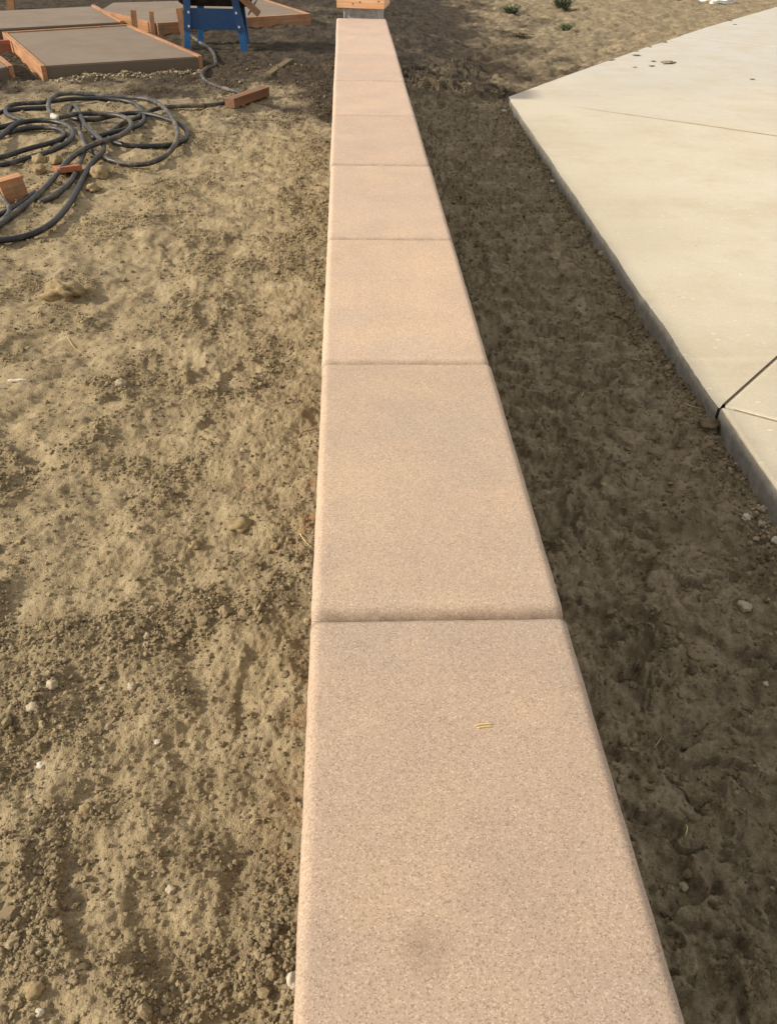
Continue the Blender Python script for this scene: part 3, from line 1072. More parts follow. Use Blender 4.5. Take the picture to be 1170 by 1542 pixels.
# ------------------------------------------------------------------ blue stand and the mixing trough it carries
SX0, SX1, SY, SZ = -1.475, -0.965, 9.03, LEFT_Z
stand = tag(empty('steel_stand', ((SX0 + SX1) / 2, SY, SZ)), 'blue painted steel stand with bolted cross plate beside the fresh concrete', 'stand')
hwid = (SX1 - SX0) / 2


def leg(x0, y0, x1, y1, ztop):
    bar('leg', (x1, y1, -.02), (x0, y0, ztop), .052, .006, M_BLUE, stand, .001, Vector((0, 1, 0)))
    a_, b_ = Vector((x1, y1, -.02)), Vector((x0, y0, ztop))
    bar('leg_bracket', a_.lerp(b_, .32) + Vector((0, -.007, 0)), b_ + Vector((0, -.007, 0)), .066, .005, M_BLUE2, stand, .001, Vector((0, 1, 0)))
    bar('leg_flange', (x1 + .029 * (1 if x1 > 0 else -1), y1 + .025, -.02), (x0 + .029 * (1 if x1 > 0 else -1), y0 + .025, ztop), .006, .05, M_BLUE, stand, .001, Vector((0, 1, 0)))


leg(hwid - .05, 0, hwid + .02, -.03, .56)
leg(-hwid + .05, 0, -hwid + .0, -.03, .56)
leg(-hwid + .12, .42, -hwid + .07, .34, .56)
leg(hwid - .05, .42, hwid + .0, .40, .56)
bar('cross_plate', (-hwid + .02, -.010, .262), (hwid - .02, -.010, .262), .006, .175, M_BLUE2, stand, .001)
bar('cross_plate', (-hwid + .09, .400, .39), (hwid - .05, .400, .39), .006, .10, M_BLUE2, stand, .001)
for sx, sz in ((hwid - .030, .318), (hwid - .012, .205), (-hwid + .045, .318), (-hwid + .035, .205)):
    bm = bmesh.new()
    bmesh.ops.create_cone(bm, cap_ends=True, segments=6, radius1=.012, radius2=.011, depth=.010)
    o = link('bolt', bm_mesh('bolt', bm), M_ZINC, stand)
    o.rotation_euler = (R(90), 0, 0)
    o.location = (sx, -.035, sz)

tub = tag(empty('mixing_trough', ((SX0 + SX1) / 2 + .02, SY + .18, SZ + .345)), 'mud caked steel mixing trough resting on the blue stand', 'trough')


def trough_mesh():
    secs = []
    n = 9
    for u, sc, zo in ((-.36, 1.0, .16), (-.33, .9, .02), (-.30, .82, 0), (.28, .82, 0), (.33, .9, .03), (.40, 1.0, .20)):
        ring = []
        for k in range(n):
            a = math.pi * (k / (n - 1))
            ring.append((u, -math.cos(a) * .26 * sc, zo + (.36 - zo) * (1 - math.sin(a) ** 0.7)))
        secs.append(ring)
    bm = bmesh.new()
    vs = [[bm.verts.new(p) for p in r] for r in secs]
    for i in range(len(vs) - 1):
        for k in range(n - 1):
            bm.faces.new((vs[i][k], vs[i + 1][k], vs[i + 1][k + 1], vs[i][k + 1]))
    bm.faces.new(vs[0])
    bm.faces.new(vs[-1][::-1])
    bmesh.ops.solidify(bm, geom=bm.faces[:], thickness=0.006)
    return bm_mesh('basin', bm)


link('basin', trough_mesh(), M_TUB, tub)
bar('rim', (-.38, -.265, .36), (.42, -.265, .36), .03, .03, M_TUB, tub, .006)
bar('rim', (-.38, .265, .36), (.42, .265, .36), .03, .03, M_TUB, tub, .006)
bar('end_plate', (.34, -.24, -.002), (.34, .22, -.002), .012, .09, M_TUB, tub, .003, Vector((.55, 0, .83)))
bar('chute_lip', (.26, -.20, .10), (.415, -.20, -.035), .09, .05, M_OLDWOOD, tub, .006)

# ------------------------------------------------------------------ hoses
HR = 0.0148


def zpt(zx, zy, lift):
    """A point read off the enlarged coil (300 px wide shown at 1170)."""
    px, py = zx * 300.0 / 1170.0, 130 + zy * 240.0 / 936.0
    z0 = LEFT_Z + 0.006 + HR + lift * HR
    p = at(px, py, z0)
    b = float(ground_base(np.array([p.x]), np.array([p.y]))[0])
    return at(px, py, b + 0.010 + HR * 0.9 + lift * HR)


def strand(pts):
    return [zpt(*p) for p in pts]


def hose(name, label, pts, mat, rad=HR, step=0.025):
    path = catmull([tuple(p) for p in pts], step)
    # iron out kinks
    for _ in range(3):
        path[1:-1] = path[1:-1] * 0.5 + (path[:-2] + path[2:]) * 0.25
    org = path[0].copy()
    root = link(name, tube_mesh(name, path - org, rad, 12), mat)
    root.location = org
    tag(root, label, 'hose', 'hoses coiled on the dirt')
    return root, path


S1 = [(-80, 860, 0), (0, 812, 0), (100, 738, 0), (200, 660, .2), (300, 560, .8), (400, 440, 1.6), (470, 385, 2.4), (520, 355, 2.8), (600, 327, 3.0), (680, 303, 2.8), (750, 262, 2.4), (774, 230, 2.2), (755, 193, 2.2), (700, 172, 2.4), (620, 161, 2.6), (500, 160, 3.0), (420, 166, 3), (350, 186, 2.6), (320, 182, 2.4), (290, 140, 2.2), (288, 100, 2), (310, 66, 1.8), (360, 45, 1.6), (430, 41, 1.6), (560, 50, 1.4), (700, 62, 1.2), (830, 70, 1.2), (925, 97, 1.6), (1000, 165, 2.2), (1038, 240, 2.0), (1044, 305, 1.8), (1010, 372, .8), (940, 430, .2), (850, 458, 0), (760, 458, 0), (650, 434, .4), (575, 402, .8), (535, 375, .8), (497, 350, .8), (484, 300, .8), (468, 265, .5), (470, 235, .3)]
h1, h1p = hose('hose', 'muddy hose sweeping from the left edge into the widest loop', strand(S1), M_HOSE2)
S2 = [(-90, 915, 0), (0, 905, 0), (100, 895, 0), (200, 866, 0), (300, 810, 0), (380, 730, 0), (440, 640, 0), (488, 545, .2), (520, 482, .6), (562, 430, 1.2), (600, 392, 1.8), (612, 355, 1.6), (600, 318, 1.6), (560, 284, 1.4), (512, 240, 1.4), (488, 200, 2.0), (468, 150, 2.6), (440, 112, 1.2), (420, 125, .6), (405, 165, .6), (440, 192, .8), (550, 197, .8), (650, 177, .9), (760, 157, 1.0), (870, 162, .9), (980, 191, .6), (1062, 226, .2), (1102, 272, 0), (1085, 315, 0), (1020, 342, 0), (900, 351, 0), (770, 350, 0), (690, 334, 0), (640, 305, 0)]
h2, _ = hose('hose', 'grey dusty hose ending in the lowest curve across the dirt', strand(S2), M_HOSE)
S3 = [(300, 124, .2), (250, 128, .2), (150, 131, .2), (50, 141, .1), (0, 155, 0), (-90, 200, 0), (-120, 330, 0), (-90, 440, 0), (0, 465, 0), (100, 441, 0), (230, 402, .2), (330, 370, .8), (400, 330, 1.2), (432, 290, 1.2), (420, 250, 1.2), (380, 221, 1.4), (300, 203, 1.6), (200, 201, 1.8), (110, 216, 1.6), (50, 256, 1.4), (0, 301, 1.2), (-60, 345, 1.0), (-70, 400, .8), (0, 420, .5), (100, 388, .2), (200, 358, .1), (300, 333, 0), (365, 308, 0), (385, 285, 0), (360, 258, 0), (300, 242, 0), (200, 243, 0), (100, 257, 0), (0, 283, 0), (-60, 285, .2), (-60, 255, .4), (0, 243, .6), (60, 226, .8), (140, 203, .9), (70, 180, .8), (36, 155, .7), (52, 117, .7), (120, 101, .8), (250, 96, 1.0), (340, 84, 1.2), (420, 74, .9), (560, 71, .6), (700, 80, .4), (790, 101, .2), (838, 150, .2), (848, 200, .2), (800, 238, .4), (700, 262, .6), (600, 287, .5), (545, 305, .2)]
h3, _ = hose('hose', 'black hose wound in the tight left hand coil', strand(S3), M_HOSE)
S4 = [(640, 276, -.1), (680, 245, -.1), (730, 215, 0), (800, 188, 0), (870, 150, .3), (950, 125, .1), (1060, 116, 0), (1170, 118, 0)]


def q(zx, zy, lift=0.0):
    px, py = zx * 420.0 / 1170.0, zy * 380.0 / 1059.0
    p = at(px, py, LEFT_Z)
    b = float(ground_base(np.array([p.x]), np.array([p.y]))[0])
    return at(px, py, b + 0.008 + HR * (0.7 + lift))


tail = [q(900, 440), q(960, 425), q(1005, 406, .1), (q(1012, 393, .4)), q(990, 383, .4), q(930, 368), q(880, 350, -.5), (q(852, 325)), (q(850, 300)), (q(880, 280, .2)), (q(905, 270, -.2)), q(903, 245, .2), q(893, 218), q(868, 195), q(835, 175), q(800, 150)]
h4, h4p = hose('hose', 'mud coated hose trailing from the coil towards the blue stand', strand(S4)[:-1] + tail, M_HOSE2)
S5 = [(-60, 560, 0), (0, 640, 0), (40, 682, .2), (62, 728, .6), (45, 766, .4), (0, 800, 0), (-60, 835, -.2)]
h5, _ = hose('hose', 'short bend of pale grey hose in front of the wood block', strand(S5), M_HOSE2, 0.013)
S6 = [(-80, 780, 0), (0, 757, 0), (80, 716, 0), (160, 655, 0), (200, 634, 0), (235, 688, -.2), (320, 642, 0), (400, 582, .2), (440, 522, .4), (468, 455, .6), (488, 405, .8), (500, 380, .6)]
h6, _ = hose('hose', 'brown hose passing behind the wood block under the tangle', strand(S6[5:]), M_HOSE2)
S7 = S6[:5]
h7, _ = hose('hose', 'dark hose end lying against the foot of the wood block', strand([(-80, 780, 0), (0, 757, 0), (80, 716, 0), (160, 660, 0), (205, 628, 0)]), M_HOSE)


def coupling(parent, path, i0, i1, rad, mat):
    seg = path[i0:i1] - np.array(parent.location)
    return link('coupling', tube_mesh('coupling', seg, rad, 12), mat, parent)


c_at = np.array(zpt(325, 190, 2.5))
i = int(np.argmin(np.linalg.norm(h1p - c_at, axis=1)))
coupling(h1, h1p, i - 1, i + 4, HR * 1.28, M_BRASS)


# ------------------------------------------------------------------ loose timber
def cutoff(name, label, p, q_, w, h, mat, cat, roll=0.0):
    root = tag(empty(name, p), label, cat)
    bar('timber', Vector((0, 0, 0)), q_ - p, w, h, mat, root, .003, roll=roll)
    return root


a, b = on_ground(347, 166), on_ground(400, 147)
cutoff('wood_offcut', 'dark reddish offcut of timber lying beyond the hose coil', a + Vector((0, .0, .035)), b + Vector((0, 0, .03)), .075, .062, M_OLDWOOD, 'wood')
a, b = on_ground(404, 112), on_ground(437, 92)
cutoff('wood_offcut', 'mud covered plank half buried in front of the dark ground', a + Vector((0, 0, .0)), b + Vector((0, 0, .012)), .06, .04, M_DARKCLOD, 'wood')
# upright block at the left edge
bp = on_ground(25, 303)
blk = tag(empty('wood_block', bp, R(28)), 'square orange wood block standing among the hoses', 'wood')
o = bar('timber', (-.058, 0, .050), (.058, 0, .068), .080, .125, M_FORM, blk, .004)
bp = on_ground(104, 262)
rb = tag(empty('wood_offcut', bp, R(-62)), 'red stained flat offcut lying under the muddy hose', 'wood')
bar('timber', (-.10, 0, .010), (.10, 0, .050), .12, .03, M_REDWOOD, rb, .003)


# ------------------------------------------------------------------ stones and clods
def rock_mesh(name, sx, sy, sz, seed, rough=0.25, sub=3, angular=0.0):
    bm = bmesh.new()
    bmesh.ops.create_icosphere(bm, subdivisions=sub, radius=1.0)
    r_ = np.random.default_rng(seed)
    cuts = [(Vector(r_.normal(size=3)).normalized(), r_.uniform(.55, .85)) for _ in range(9)]
    off = r_.uniform(0, 50, 3)
    from mathutils import noise as mn
    for v in bm.verts:
        p = v.co.copy()
        if angular:
            for nrm, d in cuts:
                e = p.dot(nrm) - d
                if e > 0:
                    p -= nrm * e * angular
        k = 1 + rough * mn.noise(p * 1.7 + Vector(off)) + rough * .45 * mn.noise(p * 4.5 + Vector(off)) + rough * .3 * mn.noise(p * 9 + Vector(off)) + rough * .2 * mn.noise(p * 19 + Vector(off))
        v.co = Vector((p.x * k * sx, p.y * k * sy, p.z * k * sz))
    return bm_mesh(name, bm, True)


def rock(name, label, px, py, wpx, hf, mat, cat, seed, guess=0.1, angular=0.0, sink=0.35, rough=.42, asp=1.0, group=None):
    p = on_ground(px, py, guess)
    depth = float((np.array(p) - CAM) @ _f)
    s = wpx * depth / F_PX / 2
    me = rock_mesh(name, s, s * asp, s * hf, seed, rough, 3, angular)
    o = link(name, me, mat)
    o.location = (p.x, p.y, p.z + s * hf * (1 - 2 * sink))
    o.rotation_euler = (0, 0, random.uniform(0, 6.28))
    tag(o, label, cat, group)
    return o


rock('dirt_clod', 'largest dry clod on the left dirt, lit on its left side', 94, 443, 52, .6, M_CLOD, 'clod', 1, asp=.75, sink=.42, rough=.75)
rock('dirt_clod', 'round clod just right of where the hoses fan out', 151, 264, 27, .8, M_CLOD, 'clod', 2)
rock('dirt_clod', 'upper clod of the pair left of the red offcut', 61, 243, 21, .85, M_CLOD, 'clod', 3)
rock('dirt_clod', 'clod touching the red offcut on its left', 85, 244, 20, .8, M_CLOD, 'clod', 4)
rock('dirt_clod', 'lower clod of the pair left of the red offcut', 60, 257, 20, .8, M_CLOD, 'clod', 5)
rock('dirt_clod', 'crumbled clod under the hose fan, nearest the lit dirt', 141, 287, 20, .6, M_CLOD, 'clod', 6, rough=.5)
rock('stone', 'pale egg shaped stone below the streak of light soil', 181, 580, 19, .75, M_STONE, 'stone', 7)
rock('stone', 'pale upright angular pebble, tallest of the row of three', 200, 1038, 16, 1.1, M_STONE, 'stone', 8, angular=.9)
rock('stone', 'rounded pebble at the left end of the row of three', 80, 1032, 17, .8, M_STONE, 'stone', 9)
rock('stone', 'small pale pebble in the middle of the row of three', 156, 1036, 11, .8, M_STONE, 'stone', 10)
rock('stone', 'tan flattened pebble lying on the slope below the row of three', 50, 1067, 17, .6, M_STONE, 'stone', 11)
rock('stone', 'small white stone below the dark hollow at left', 63, 1153, 13, .7, M_WHITE, 'stone', 12)
rock('stone', 'white stone near the bottom left corner', 61, 1525, 13, .8, M_WHITE, 'stone', 13)
rock('stone', 'light pebble low on the dirt, midway to the wall', 258, 1340, 14, .8, M_STONE, 'stone', 14)
rock('stone', 'small chip of stone above the smooth boot print', 237, 1115, 9, .8, M_WHITE, 'stone', 15)
rock('stone', 'white chunk pressed against the wall near the bottom edge', 441, 1478, 26, 1.1, M_WHITE, 'stone', 16, angular=.8, asp=1.3)
rock('dirt_clod', 'broken clod right of centre on the left dirt', 360, 790, 34, .45, M_CLOD, 'clod', 17, rough=.55, sink=.4)
rock('dirt_clod', 'tan clod near the straw beside the wall', 415, 822, 12, .8, M_CLOD, 'clod', 18)
rock('dirt_clod', 'clod below the centre of the left dirt', 294, 822, 17, .7, M_CLOD, 'clod', 19)
rock('dirt_clod', 'rounded clod in the middle of the left dirt near boot print', 131, 1220, 20, .7, M_CLOD, 'clod', 20)
rock('dirt_clod', 'knobbly tan lump by the lower left corner', 54, 1492, 26, .8, M_CLOD, 'clod', 21, rough=.4)
rock('stone', 'pale round stone under the driveway edge, nearest the dug strip', 1123, 781, 13, .9, M_WHITE, 'stone', 22, -.02)
rock('stone', 'broad tan stone against the driveway edge', 1150, 788, 19, .7, M_STONE, 'stone', 23, -.02)
rock('stone', 'tall tan stone cut off by the right photo edge', 1167, 777, 22, 1.1, M_STONE, 'stone', 24, -.02, angular=.7)
rock('stone', 'small stone above the broad tan stone by the driveway', 1147, 770, 13, .8, M_STONE, 'stone', 25, -.02)
rock('stone', 'grey pebble in the loose heap at the right edge', 1153, 828, 10, .8, M_STONE, 'stone', 26, -.02)
rock('stone', 'pale pebble in the loose heap touching the right photo edge', 1165, 822, 14, .8, M_WHITE, 'stone', 27, -.02)
rock('stone', 'grey brown stone in the dug strip below the heap', 1121, 915, 21, .6, M_STONE, 'stone', 28, -.03)
rock('stone', 'small white stone in the dug strip at the right', 1151, 1033, 9, .8, M_WHITE, 'stone', 29, -.03)
rock('stone', 'tiny white stone in the dug strip lower right', 1138, 1156, 9, .7, M_WHITE, 'stone', 30, -.04)
rock('stone', 'tan pebble in the dark strip close to the wall, lower right', 1028, 1336, 14, .9, M_STONE, 'stone', 31, -.04)
rock('stone', 'stone beside the driveway edge where its side turns grey', 907, 383, 12, .8, M_STONE, 'stone', 32, -.02)
rock('stone', 'white chip of rubble at the foot of the driveway', 832, 275, 10, .5, M_WHITE, 'stone', 33, -.02, asp=.6)
rock('stone', 'pale chip below the driveway corner', 759, 166, 8, .6, M_WHITE, 'stone', 34, -.02)
rock('dirt_clod', 'big damp clod cracked off beside the driveway joint', 1066, 637, 34, .6, M_DARKCLOD, 'clod', 35, -.01, rough=.5)
rock('dirt_clod', 'flat damp clod leaning near the driveway, below the joint', 1098, 700, 17, .5, M_DARKCLOD, 'clod', 36, -.01, angular=.6)
rock('plaster_chip', 'white flat chip lying on the dirt at the left edge', 28, 574, 26, .22, M_WHITE, 'chip', 37, angular=.8, asp=.35, sink=.2)

# dirt dropped on the driveway
for (px, py, w, lab, mt, sd) in ((1006, 94, 26, 'flat dry leaf clump lying on the driveway', M_LITTER, 41), (983, 92, 7, 'small dark pebble beside the leaf clump on the driveway', M_DARKCLOD, 42), (957, 83, 11, 'dry leaf scrap on the driveway towards its far edge', M_LITTER, 43), (980, 99, 9, 'crumb of dirt below the leaf clump on the driveway', M_LITTER, 44), (955, 101, 6, 'dark leaf scrap lowest on the driveway of the litter', M_LITTER, 45), (1106, 37, 6, 'lone dark speck of dirt on the far driveway', M_DARKCLOD, 46), (1132, 119, 8, 'lone dark leaf scrap on the driveway at the right', M_LITTER, 47)):
    p = at(px, py, SLAB_TOP + .002)
    depth = float((np.array(p) - CAM) @ _f)
    s = w * depth / F_PX / 2
    o = link('leaf_litter', rock_mesh('leaf_litter', s, s * .75, s * .10, sd, .8, 3, .5), mt)
    o.location = (p.x, p.y, SLAB_TOP + .004)
    tag(o, lab, 'litter', 'litter on the driveway')


# ------------------------------------------------------------------ loose crumbs and gravel (nobody could count them)
def ico(sub):
    bm = bmesh.new()
    bmesh.ops.create_icosphere(bm, subdivisions=sub, radius=1.0)
    V = np.array([v.co[:] for v in bm.verts])
    F = np.array([[v.index for v in f.verts] for f in bm.faces])
    bm.free()
    return V, F


def scatter(name, pts, sizes, tones, mat, sub, seed, flat=0.75, jit=0.28):
    V0, F0 = ico(sub)
    r_ = np.random.default_rng(seed)
    n, k = len(pts), len(V0)
    sc = np.stack([r_.uniform(.75, 1.25, n), r_.uniform(.75, 1.25, n), flat * r_.uniform(.7, 1.2, n)], 1) * sizes[:, None]
    a = r_.uniform(0, 6.283, n)
    J = V0[None] * (1 + jit * r_.uniform(-1, 1, (n, k, 1)))
    if sub > 1:                                   # break facets off
        for _ in range(6):
            dv = r_.normal(size=(n, 1, 3))
            dv /= np.linalg.norm(dv, axis=2, keepdims=True)
            e = np.clip((J * dv).sum(2, keepdims=True) - r_.uniform(.45, .75, (n, 1, 1)), 0, None)
            J = J - dv * e
    J = J * sc[:, None]
    ca, sa = np.cos(a)[:, None], np.sin(a)[:, None]
    X = J[..., 0] * ca - J[..., 1] * sa
    Y = J[..., 0] * sa + J[..., 1] * ca
    W = np.stack([X, Y, J[..., 2]], -1) + pts[:, None]
    T = (F0[None] + (np.arange(n) * k)[:, None, None]).reshape(-1, 3)
    me = mesh_np(name, W.reshape(-1, 3), None, T, smooth=False)
    fattr(me, 'tone', np.repeat(tones, k))
    return link(name, me, mat)


def crumb_tree(name, mat, seed):
    g = bpy.data.node_groups.new(name, 'GeometryNodeTree')
    g.interface.new_socket('Geometry', in_out='INPUT', socket_type='NodeSocketGeometry')
    g.interface.new_socket('Geometry', in_out='OUTPUT', socket_type='NodeSocketGeometry')
    nn, ll = g.nodes.new, g.links.new
    gi, go = nn('NodeGroupInput'), nn('NodeGroupOutput')
    ic = nn('GeometryNodeMeshIcoSphere')
    ic.inputs['Subdivisions'].default_value = 2
    ic.inputs['Radius'].default_value = 1.0
    sp = nn('GeometryNodeSetPosition')
    nz = nn('ShaderNodeTexNoise')
    nz.noise_dimensions = '4D'
    nz.inputs['W'].default_value = seed * 3.7
    nz.inputs['Scale'].default_value = 1.6
    nz.inputs['Detail'].default_value = 3.0
    sub_ = nn('ShaderNodeVectorMath'); sub_.operation = 'SUBTRACT'
    sub_.inputs[1].default_value = (0.5, 0.5, 0.5)
    scl = nn('ShaderNodeVectorMath'); scl.operation = 'SCALE'
    scl.inputs['Scale'].default_value = 1.7
    ll(nz.outputs['Color'], sub_.inputs[0]); ll(sub_.outputs[0], scl.inputs[0])
    ll(ic.outputs['Mesh'], sp.inputs['Geometry']); ll(scl.outputs[0], sp.inputs['Offset'])
    sm = nn('GeometryNodeSetShadeSmooth'); sm.inputs['Shade Smooth'].default_value = False
    ll(sp.outputs[0], sm.inputs[0])
    mt = nn('GeometryNodeSetMaterial'); mt.inputs['Material'].default_value = mat
    ll(sm.outputs[0], mt.inputs[0])
    iop = nn('GeometryNodeInstanceOnPoints')
    ll(gi.outputs[0], iop.inputs['Points']); ll(mt.outputs[0], iop.inputs['Instance'])
    rr = nn('FunctionNodeRandomValue'); rr.data_type = 'FLOAT_VECTOR'
    rr.inputs[0].default_value = (0, 0, 0); rr.inputs[1].default_value = (6.283, 6.283, 6.283)
    rr.inputs['Seed'].default_value = seed
    ll(rr.outputs[0], iop.inputs['Rotation'])
    rs = nn('FunctionNodeRandomValue'); rs.data_type = 'FLOAT_VECTOR'
    rs.inputs[0].default_value = (0.65, 0.65, 0.55); rs.inputs[1].default_value = (1.35, 1.35, 1.1)
    rs.inputs['Seed'].default_value = seed + 9
    na = nn('GeometryNodeInputNamedAttribute'); na.data_type = 'FLOAT'; na.inputs['Name'].default_value = 'size'
    mu = nn('ShaderNodeVectorMath'); mu.operation = 'SCALE'
    ll(rs.outputs[0], mu.inputs[0]); ll(na.outputs[0], mu.inputs['Scale'])
    ll(mu.outputs[0], iop.inputs['Scale'])
    ll(iop.outputs[0], go.inputs[0])
    return g


def strew(name, pts, sizes, tones, seed, label):
    me = bpy.data.meshes.new(name)
    me.vertices.add(len(pts))
    me.vertices.foreach_set('co', np.asarray(pts, np.float32).ravel())
    fattr(me, 'size', sizes)
    fattr(me, 'tone', tones)
    me.update()
    o = link(name, me, M_CRUMB_I)
    md = o.modifiers.new('strew', 'NODES')
    md.node_group = crumb_tree(name, M_CRUMB_I, seed)
    return tag(o, label, kind='stuff')


N = 165000
u = RNG.random(N)
yy = 0.40 + 8.2 * u ** 1.9
xx = -0.065 - (0.58 + 0.345 * yy) * RNG.random(N)
h, c, d, _ = ground_full(xx, yy)
size = np.clip(np.exp(RNG.normal(math.log(0.0019), 0.50, N)), 0.0009, 0.0080) * (1 + 0.05 * yy)
keep = RNG.random(N) < (0.10 + 0.90 * c ** 1.4)
tone = np.clip(RNG.normal(0.58, 0.18, N) - 0.40 * d, 0, 0.90)
tone = np.where(RNG.random(N) < 0.006, RNG.uniform(.88, .97, N), tone)
big = size > 0.0050
k1 = keep & ~big
P = np.stack([xx, yy, h + size * 0.25], 1)
strew('soil_crumbs', P[k1], size[k1], tone[k1], 1, 'loose crumbs of dry soil strewn over the left dirt')
k2 = keep & big
strew('soil_lumps', P[k2], size[k2], tone[k2], 2, 'small lumps of dry soil strewn over the left dirt')

N = 60000
yy = 0.5 + 8.2 * RNG.random(N) ** 1.5
ex = edge_x(yy)
t = RNG.random(N) ** 0.8
xx = CAP_R + 0.01 + (ex - CAP_R - .015) * t
h, c, d, _ = ground_full(xx, yy)
size = np.clip(np.exp(RNG.normal(math.log(0.0030), 0.5, N)), 0.0015, 0.010) * (1 + .04 * yy)
keep = RNG.random(N) < np.clip(0.12 + 0.5 * c + 0.6 * sstep(.85, 1.0, t), 0, 1)
tone = np.clip(RNG.normal(0.40, 0.13, N), 0.1, 0.75)
tone = np.where(RNG.random(N) < 0.012, RNG.uniform(.86, 1.0, N), tone)
strew('trench_crumbs', np.stack([xx, yy, h + size * .2], 1)[keep], size[keep], tone[keep], 3, 'damp crumbs of earth in the dug strip')

N = 900
yy = 0.9 + 7.2 * RNG.random(N) ** 1.3
xx = edge_x(yy) - np.abs(RNG.normal(0, .03, N)) - .004
h, c, d, _ = ground_full(xx, yy)
size = np.clip(np.exp(RNG.normal(math.log(0.006), 0.45, N)), .003, .018)
kp = RNG.random(N) < sstep(-.3, .4, perlin(yy * 3, yy * 0 + 2.2))
tag(scatter('edge_rubble', np.stack([xx, yy, h + size * .25], 1)[kp], size[kp], np.clip(RNG.normal(.35, .15, N), .1, .7)[kp], M_CRUMB, 1, 9, jit=.36), 'earth lumps packed along the foot of the driveway edge', kind='stuff')

# clods lying about, angular and half sunk
def clods(name, n, xs_, ys_, lo, hi, tone, mat, seed, label, sub=2):
    h, c, d, _ = ground_full(xs_, ys_)
    r_ = np.random.default_rng(seed)
    size = np.clip(lo * np.exp(np.abs(r_.normal(0, .55, n))), lo, hi)
    tn = np.clip(r_.normal(tone, .09, n), .02, .8)
    return tag(scatter(name, np.stack([xs_, ys_, h + size * .12], 1), size, tn, mat, sub, seed, flat=.75, jit=.10), label, kind='stuff')


N = 2600
yy = 0.5 + 8.4 * RNG.random(N) ** 1.35
xx = CAP_R + 0.012 + (edge_x(yy) - CAP_R - .03) * RNG.random(N)
kp = fbm(xx * 3.3 + 60, yy * 3.3, 3) + .5 * RNG.random(N) > .10
n_ = int(kp.sum())
clods('trench_clods', n_, xx[kp], yy[kp], .005, .026, .34, M_CRUMB, 21, 'broken clods of damp earth along the dug strip')
N = 2200
yy = 0.45 + 8.0 * RNG.random(N) ** 1.6
xx = -0.08 - (0.58 + 0.345 * yy) * RNG.random(N)
h, c, d, _ = ground_full(xx, yy)
kp = c + .4 * RNG.random(N) > .82
clods('dirt_clods', int(kp.sum()), xx[kp], yy[kp], .0045, .016, .50, M_CRUMB, 22, 'broken clods of dry earth on the left dirt')

# heap of gravel at the right edge, by the driveway
N = 420
yy = RNG.normal(1.95, 0.17, N)
xx = edge_x(yy) - np.abs(RNG.normal(0, .055, N)) - .006
h, c, d, _ = ground_full(xx, yy)
size = RNG.uniform(.003, .010, N)
tag(scatter('gravel', np.stack([xx, yy, h + size * .5], 1), size, RNG.uniform(.05, .90, N), M_CRUMB, 2, 4, jit=.16), 'loose heap of gravel crumbs below the driveway edge', kind='stuff')
# pale gravel along the foot of the nearest pad
N = 700
t = RNG.random(N)
base = np.outer(1 - t, np.array(fl)) + np.outer(t, np.array(fr))
nv = np.array([(fr - fl).y, -(fr - fl).x])
nv = nv / np.linalg.norm(nv)
off = np.abs(RNG.normal(0, .07, N)) + .01
xy = base + nv[None] * off[:, None]
h, c, d, _ = ground_full(xy[:, 0], xy[:, 1])
size = RNG.uniform(.006, .014, N)
tag(scatter('gravel', np.concatenate([xy, (h + size * .3)[:, None]], 1), size, np.where(RNG.random(N) < .35, RNG.uniform(.88, 1, N), RNG.uniform(.1, .6, N)), M_CRUMB, 2, 5, jit=.16), 'pale gravel spilled along the foot of the nearest pad', kind='stuff')
# grit along the wall, left
N = 1500
yy = .4 + 5 * RNG.random(N) ** 1.4
xx = CAP_L - np.abs(RNG.normal(0, .018, N)) - .002
h, c, d, _ = ground_full(xx, yy)
size = RNG.uniform(.0018, .006, N)
kp = RNG.random(N) < sstep(-.1, .4, perlin(yy * 4, yy * 0 + 8.1))
tag(scatter('gravel', np.stack([xx, yy, h + size * .3], 1)[kp], size[kp], np.where(RNG.random(N) < .2, RNG.uniform(.85, 1, N), RNG.uniform(.1, .6, N))[kp], M_CRUMB, 2, 6, jit=.16), 'grey grit in the crack along the foot of the wall', kind='stuff')


# ------------------------------------------------------------------ straws and twigs
def stem(name, label, pts, guess, rad, mat, cat='straw', lift=.004):
    P3 = [on_ground(a, b, guess) + Vector((0, 0, lift + (.004 if i % 2 else 0))) for i, (a, b) in enumerate(pts)]
    path = catmull([tuple(p) for p in P3], .008)
    for _ in range(2):
        path[1:-1] = path[1:-1] * .5 + (path[:-2] + path[2:]) * .25
    org = path[0].copy()
    o = link(name, tube_mesh(name, path - org, np.linspace(rad, rad * .5, len(path)), 5), mat)
    o.location = org
    return tag(o, label, cat)


stem('straw', 'curved pale straw beside the wall near the tan clod', [(452, 806), (458, 816), (465, 823), (472, 828)], .1, .0014, M_STRAW)
stem('straw', 'thin straw arching over the dirt near the lower wall', [(378, 1242), (386, 1236), (396, 1235), (408, 1240)], .1, .0011, M_STRAW)
stem('straw', 'long thin straw on the light streak of dirt', [(104, 515), (113, 527), (125, 533)], .1, .0013, M_STRAW)
stem('twig', 'dark twig sticking out beside the wall on the left', [(450, 660), (458, 653), (470, 650), (478, 647)], .1, .0022, M_TWIG, 'twig')
stem('straw', 'straw in the dug strip below the driveway edge', [(951, 541), (962, 544), (978, 549)], -.02, .0024, M_STRAW)
stem('straw', 'straw in the dug strip left of the cracked clod', [(1029, 610), (1042, 615), (1055, 621)], -.02, .0022, M_STRAW)
stem('straw', 'short straw upright in the dug strip near the driveway', [(978, 505), (983, 500), (989, 496)], -.02, .002, M_STRAW)
stem('straw', 'curled pale straw in the middle of the dug strip', [(868, 608), (875, 600), (878, 590), (877, 582)], -.05, .0016, M_STRAW)
